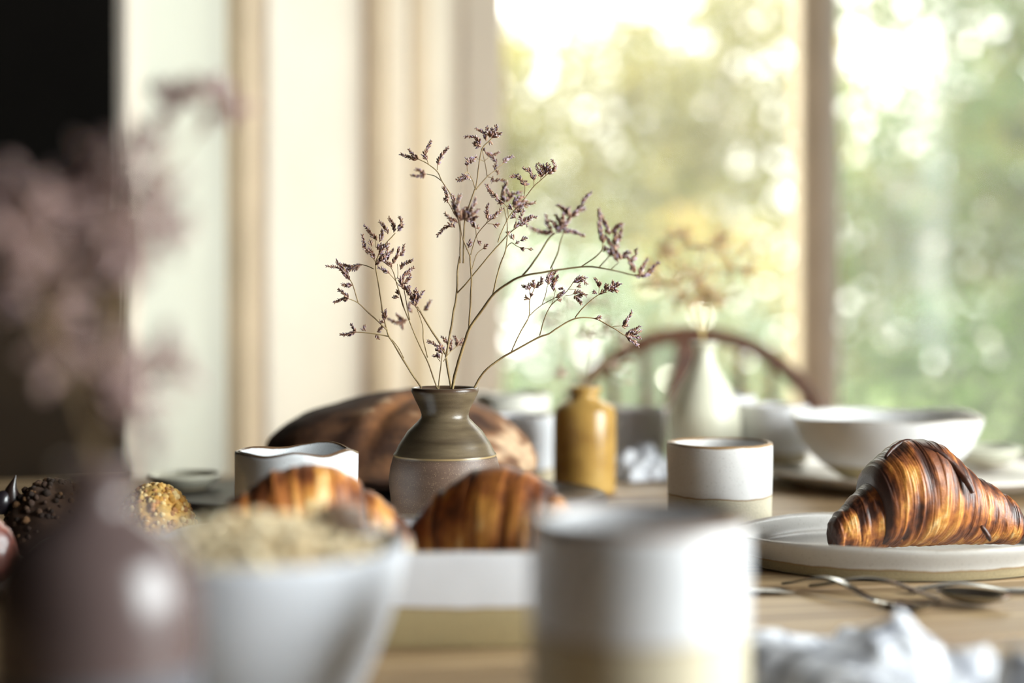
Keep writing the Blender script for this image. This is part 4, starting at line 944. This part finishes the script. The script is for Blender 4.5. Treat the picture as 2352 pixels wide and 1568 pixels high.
wr_b = [[(-66, 36), (-58, 46), (-40, 56)], [(-55, 52), (-38, 66), (0, 70)], [(-32, 68), (-18, 78), (0, 82), (16, 79), (32, 70)], [(0, 66), (36, 65), (52, 54)], [(36, 58), (54, 50), (64, 40)]]
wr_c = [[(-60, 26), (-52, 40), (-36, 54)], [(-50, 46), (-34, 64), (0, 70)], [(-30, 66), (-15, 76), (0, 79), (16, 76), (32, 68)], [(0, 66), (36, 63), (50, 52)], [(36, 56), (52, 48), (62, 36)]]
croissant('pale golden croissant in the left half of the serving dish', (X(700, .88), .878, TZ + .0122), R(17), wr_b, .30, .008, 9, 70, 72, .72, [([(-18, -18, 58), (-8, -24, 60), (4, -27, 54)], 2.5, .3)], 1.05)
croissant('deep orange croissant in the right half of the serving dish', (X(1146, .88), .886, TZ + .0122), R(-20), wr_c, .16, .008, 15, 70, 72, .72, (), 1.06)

# ------------------------------------------------------------------ loaf, board, buns, fruit
bo = MB()
bo.lathe([(.0005, 0), (.218, 0), (.223, .003), (.225, .010), (.223, .017), (.218, .020), (.0005, .020)], 96, .02, 2, sy=.53)
o = bo.build('bread_board', boardwood, loc=(-.135, 1.345, TZ + EPS), angle=30)
tag(o, 'dark oval wooden board under the round loaf', 'board')
loafm = vcol('dark_loaf_crust', .75, 0.0, 120, .5, bdist=.0015)
vs = []; cs = []
n = 120; rows = 60
for i in range(rows + 1):
    ph = PI * i / rows
    for j in range(n):
        th = 2 * PI * j / n
        d = Vector((math.sin(ph) * math.cos(th), math.sin(ph) * math.sin(th), math.cos(ph)))
        big = noise.fractal(d * 1.3 + Vector((3, 1, 0)), 1, 2, 4)
        k_ = 1 + .05 * big
        # raised ear where the dough was scored
        e = d.x * .8 - d.y * .35 - .10
        if d.z > 0: k_ += .03 * math.exp(-((e + .05) / .06) ** 2) * d.z - .05 * math.exp(-((e - .06) / .07) ** 2) * d.z
        z = d.z * k_ * .071
        z = z if z > 0 else z * .28
        vs.append((d.x * k_ * .131, d.y * k_ * .098, z + .0))
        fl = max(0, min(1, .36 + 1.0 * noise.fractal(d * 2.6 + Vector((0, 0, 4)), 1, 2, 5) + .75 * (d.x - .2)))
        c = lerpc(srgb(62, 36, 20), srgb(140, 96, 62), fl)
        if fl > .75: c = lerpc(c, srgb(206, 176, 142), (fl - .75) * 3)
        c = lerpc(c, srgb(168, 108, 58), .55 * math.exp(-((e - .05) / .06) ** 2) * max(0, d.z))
        cs.append(tuple(c[:3]) + (1,))
zm = min(v[2] for v in vs)
vs = [(a, b, c - zm) for a, b, c in vs]
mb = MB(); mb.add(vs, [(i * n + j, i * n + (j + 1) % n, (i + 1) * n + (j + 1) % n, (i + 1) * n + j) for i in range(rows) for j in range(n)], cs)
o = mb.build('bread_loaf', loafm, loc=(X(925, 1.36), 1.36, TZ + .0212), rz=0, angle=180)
tag(o, 'big round dark crusted loaf behind the olive brown vase', 'bread')
plate('saucer', 'pale shallow saucer on the left end of the bread board', 'plate', -.313, 1.36, .036, .036, .014, glazed('pale_board_saucer', srgb(200, 196, 176), clay, .003, speck=.1), z0=.0206, foot=.6, seed=50, floor=.005)
# cake plate at the left
CPX, CPY = -.335, 1.03
plate('plate', 'flat grey plate of small cakes behind the near vase', 'plate', CPX, CPY, .113, .113, .014, glazed('grey_plate', srgb(150, 140, 132), clay, .004, speck=.2), foot=.7, seed=52, floor=.007)
def crumble(label, x, y, z0, r, h, seed, cols, n=420):
    root = empty('crumble_cake', (x, y, TZ + z0 + EPS))
    tag(root, label, 'cake')
    rnd = random.Random(seed)
    b = blob('cake_body', None, None, 0, 0, 0, r * .93, r * .93, h * .62, cols[0], cols[1], crumbm, seed, .12, 2.5)
    b.parent = root; b.location = (0, 0, 0)
    mb = MB()
    for i in range(n):
        th = rnd.uniform(0, 2 * PI); ph = math.acos(1 - rnd.random() * 1.0)
        d = Vector((math.sin(ph) * math.cos(th), math.sin(ph) * math.sin(th), math.cos(ph)))
        c = Vector((d.x * r * .93, d.y * r * .93, d.z * h * .66 + h * .30))
        s = rnd.uniform(.0012, .0034)
        col = rnd.choice(cols)
        u = Vector((rnd.gauss(0, 1), rnd.gauss(0, 1), rnd.gauss(0, 1))).normalized(); v = u.orthogonal().normalized(); wv = u.cross(v)
        ring = []
        vsx = [c + u * s]
        for rr, oo in ((.75, .55), (1.0, 0), (.75, -.55)):
            for j in range(6):
                a = j * PI / 3 + oo
                kk = rnd.uniform(.8, 1.15)
                vsx.append(c + (v * math.cos(a) + wv * math.sin(a)) * s * rr * kk + u * s * oo)
        vsx.append(c - u * s)
        fs = [(0, 1 + j, 1 + (j + 1) % 6) for j in range(6)] + [(1 + a * 6 + j, 7 + a * 6 + j, 7 + a * 6 + (j + 1) % 6, 1 + a * 6 + (j + 1) % 6) for a in range(2) for j in range(6)] + [(19, 13 + (j + 1) % 6, 13 + j) for j in range(6)]
        mb.add(vsx, fs, [col] * 20)
    o = mb.build('crumb_topping', crumbm, root, angle=180); o['kind'] = 'stuff'
    return root
CR = [srgb(214, 160, 78), srgb(232, 190, 110), srgb(240, 210, 150), srgb(196, 140, 90)]
crumble('golden crumble topped cake on the plate left of the dented beaker', X(362, 1.05), 1.045, .0072, .030, .058, 3, CR, 620)
DKC = [srgb(58, 38, 26), srgb(76, 52, 34), srgb(44, 30, 22), srgb(104, 72, 42)]
dk = crumble('dark seeded cake with a pointed seed at the far left', X(118, 1.05), 1.05, .0072, .036, .061, 8, DKC, 300)
mb = MB(); mb.tube(smoothline([(-.026, -.01, .046), (-.025, -.012, .054), (-.022, -.012, .064)], 4), [.007, .0068, .006, .005, .0042, .003, .002, .001, .0004], 10, srgb(40, 26, 22))
mb.build('berry', fruitm, dk)
mb = MB(); mb.tube(smoothline([(-.034, -.012, .036), (-.031, -.014, .046), (-.026, -.012, .052)], 4), [.002, .006, .0072, .008, .0075, .0066, .005, .003, .001], 10, srgb(30, 24, 30))
mb.build('berry', fruitm, dk)
blob('fig', 'reddish fig half lying at the left edge of the cake plate', 'fruit', -.352, .952, .009, .020, .018, .030, srgb(150, 90, 76), srgb(110, 60, 54), fruitm, 4, .08)
blob('fig', 'pale green fig half next to the reddish one', 'fruit', -.306, .945, .009, .019, .014, .022, srgb(168, 160, 130), srgb(120, 116, 96), fruitm, 6, .08)

# ------------------------------------------------------------------ cutlery
def cutlery(name, label, p0, p1, kind, lift=0.0):
    a = Vector((p0[0], p0[1], 0)); b = Vector((p1[0], p1[1], 0))
    d = b - a; L = d.length
    root = empty(name, (a.x, a.y, TZ + EPS + lift), math.atan2(d.y, d.x))
    tag(root, label, 'cutlery')
    mb = MB()
    n = 20; vs = []; fs = []
    Lh = L * (.68 if kind != 'knife' else .45)
    for i in range(n + 1):
        t = i / n; x = t * Lh
        wdt = .0048 * (1 - .62 * t) + .0006
        if t < .06: wdt *= .55 + 7 * t
        z = .0016 + .009 * math.sin(PI * min(1, t)) ** 1.5 * (.5 if kind == 'knife' else 1)
        th = .0014
        vs += [(x, -wdt, z), (x, wdt, z), (x, wdt * .8, z + th), (x, -wdt * .8, z + th)]
    for i in range(n):
        for j in range(4): fs.append((i * 4 + j, i * 4 + (j + 1) % 4, (i + 1) * 4 + (j + 1) % 4, (i + 1) * 4 + j))
    fs += [(3, 2, 1, 0), tuple(n * 4 + j for j in range(4))]
    mb.add(vs, fs); mb.build('handle', steel, root, angle=50)
    if kind == 'fork':
        mb = MB()
        mb.tube([(Lh - .002, 0, .0024), (Lh + .008, 0, .002), (Lh + .016, 0, .0022)], [.0018, .004, .007], 10); 
        for v in range(len(mb.v)): mb.v[v] = (mb.v[v][0], mb.v[v][1], .0016 + (mb.v[v][2] - .0016) * .25)
        mb.build('neck', steel, root, angle=60)
        for k_ in range(4):
            y = -.0066 + k_ * .0044
            mb = MB(); mb.tube(smoothline([(Lh + .012, y, .0026), (Lh + .03, y, .0016), (L, y * .95, .0050)], 4), [.0012] * 8 + [.0005], 6); mb.build('tine', steel, root)
    elif kind == 'spoon':
        mb = MB(); vs = []; fs = []
        nr, na = 8, 28
        cx = (Lh + L) / 2; ax = (L - Lh) / 2 + .003; ay = ax * .62
        for sgn, zz in ((0, 0), (1, .0011)):
            for i in range(nr + 1):
                rr = i / nr
                for j in range(na):
                    th = 2 * PI * j / na
                    vs.append((cx + ax * rr * math.cos(th), ay * rr * math.sin(th), .0008 + .0065 * rr * rr + zz))
        for s_ in range(2):
            o_ = s_ * (nr + 1) * na
            for i in range(nr):
                for j in range(na):
                    f = (o_ + i * na + j, o_ + i * na + (j + 1) % na, o_ + (i + 1) * na + (j + 1) % na, o_ + (i + 1) * na + j)
                    fs.append(f)
        o_ = (nr + 1) * na
        for j in range(na): fs.append((nr * na + j, nr * na + (j + 1) % na, o_ + nr * na + (j + 1) % na, o_ + nr * na + j))
        mb.add(vs, fs); mb.build('spoon_bowl', steel, root, angle=60)
    else:
        mb = MB()
        mb.add([(Lh - .004, -.003, .0012), (Lh - .004, .004, .0012), (L - .012, .0085, .0012), (L, -.004, .0012), (Lh - .004, -.002, .0026), (Lh - .004, .004, .003), (L - .012, .0080, .0022), (L, -.004, .0016)],
               [(0, 1, 2, 3), (4, 7, 6, 5), (0, 4, 5, 1), (1, 5, 6, 2), (2, 6, 7, 3), (3, 7, 4, 0)])
        mb.build('blade', steel, root, smooth=False, bevel=.0003)
    return root
def tb(px, py):
    d = .196 * F / (py - HY); return (X(px, d), d)
cutlery('fork', 'steel fork lying nearest the white napkin with its handle to the left', tb(1800, 1348), tb(2125, 1410), 'fork')
cutlery('spoon', 'steel spoon lying under the edge of the croissant plate', (.205, .980), (.318, .915), 'spoon')
cutlery('knife', 'steel table knife pointing right below the croissant plate', (.268, .963), (.425, .968), 'knife')
cutlery('butter_knife', 'narrow steel butter knife behind the large near tumbler', (.105, .966), (.192, .962), 'knife')

# ------------------------------------------------------------------ cloths
def cloth(name, label, x, y, rx, ry, h, seed, m, rz=0.0, n=70, z0=0.0, fr=2.2):
    vs = []; cs = []; fs = []
    for i in range(n + 1):
        for j in range(n + 1):
            u, v = i / n * 2 - 1, j / n * 2 - 1
            rr = max(abs(u), abs(v))
            f = (1 - rr ** 3.0)
            q1 = noise.noise(Vector((u * fr + seed, v * fr * .8, 0)))
            q2 = 1 - abs(noise.noise(Vector((u * fr * 1.5, v * fr * 1.2 + seed, 3)))) * 2
            z = f * h * max(.04, .42 + .55 * q1 + .42 * (q2 - .4)) + .0016
            xx = u * rx * (1 + .13 * noise.noise(Vector((v * 2, seed, 1)))) + .012 * noise.noise(Vector((u * 3, v * 3, seed)))
            yy = v * ry * (1 + .13 * noise.noise(Vector((u * 2, seed, 7)))) + .012 * noise.noise(Vector((u * 3, v * 3, seed + 9)))
            vs.append((xx, yy, z))
            stripe = 1 if (abs((u * 3.2) % 1 - .5) < .06 or abs((v * 3.2) % 1 - .5) < .06) else 0
            cs.append(lerpc(srgb(232, 234, 240), srgb(120, 124, 140), stripe * .8)[:3] + (1,))
    for i in range(n):
        for j in range(n):
            a = i * (n + 1) + j; fs.append((a, a + n + 1, a + n + 2, a + 1))
    mb = MB(); mb.add(vs, fs, cs)
    o = mb.build(name, m, loc=(x, y, TZ + z0 + EPS), rz=rz, angle=180)
    sm = o.modifiers.new('thickness', 'SOLIDIFY'); sm.thickness = .0011; sm.offset = 1
    return tag(o, label, 'napkin')
linen = vcol('linen', .9, 0, 500, .4, .15)
cloth('napkin', 'crumpled white linen napkin beside the large near tumbler', X(1965, .72), .728, .060, .070, .040, 3, linen, .4, 70, 0, 1.1)
cloth('napkin', 'white linen napkin partly cut off by the lower right corner', X(2490, .59), .585, .050, .042, .060, 8, linen, .1)
cloth('napkin', 'crumpled grey white cloth at the foot of the grey cup', .148, 1.605, .036, .036, .040, 5, linen, .3, 40)
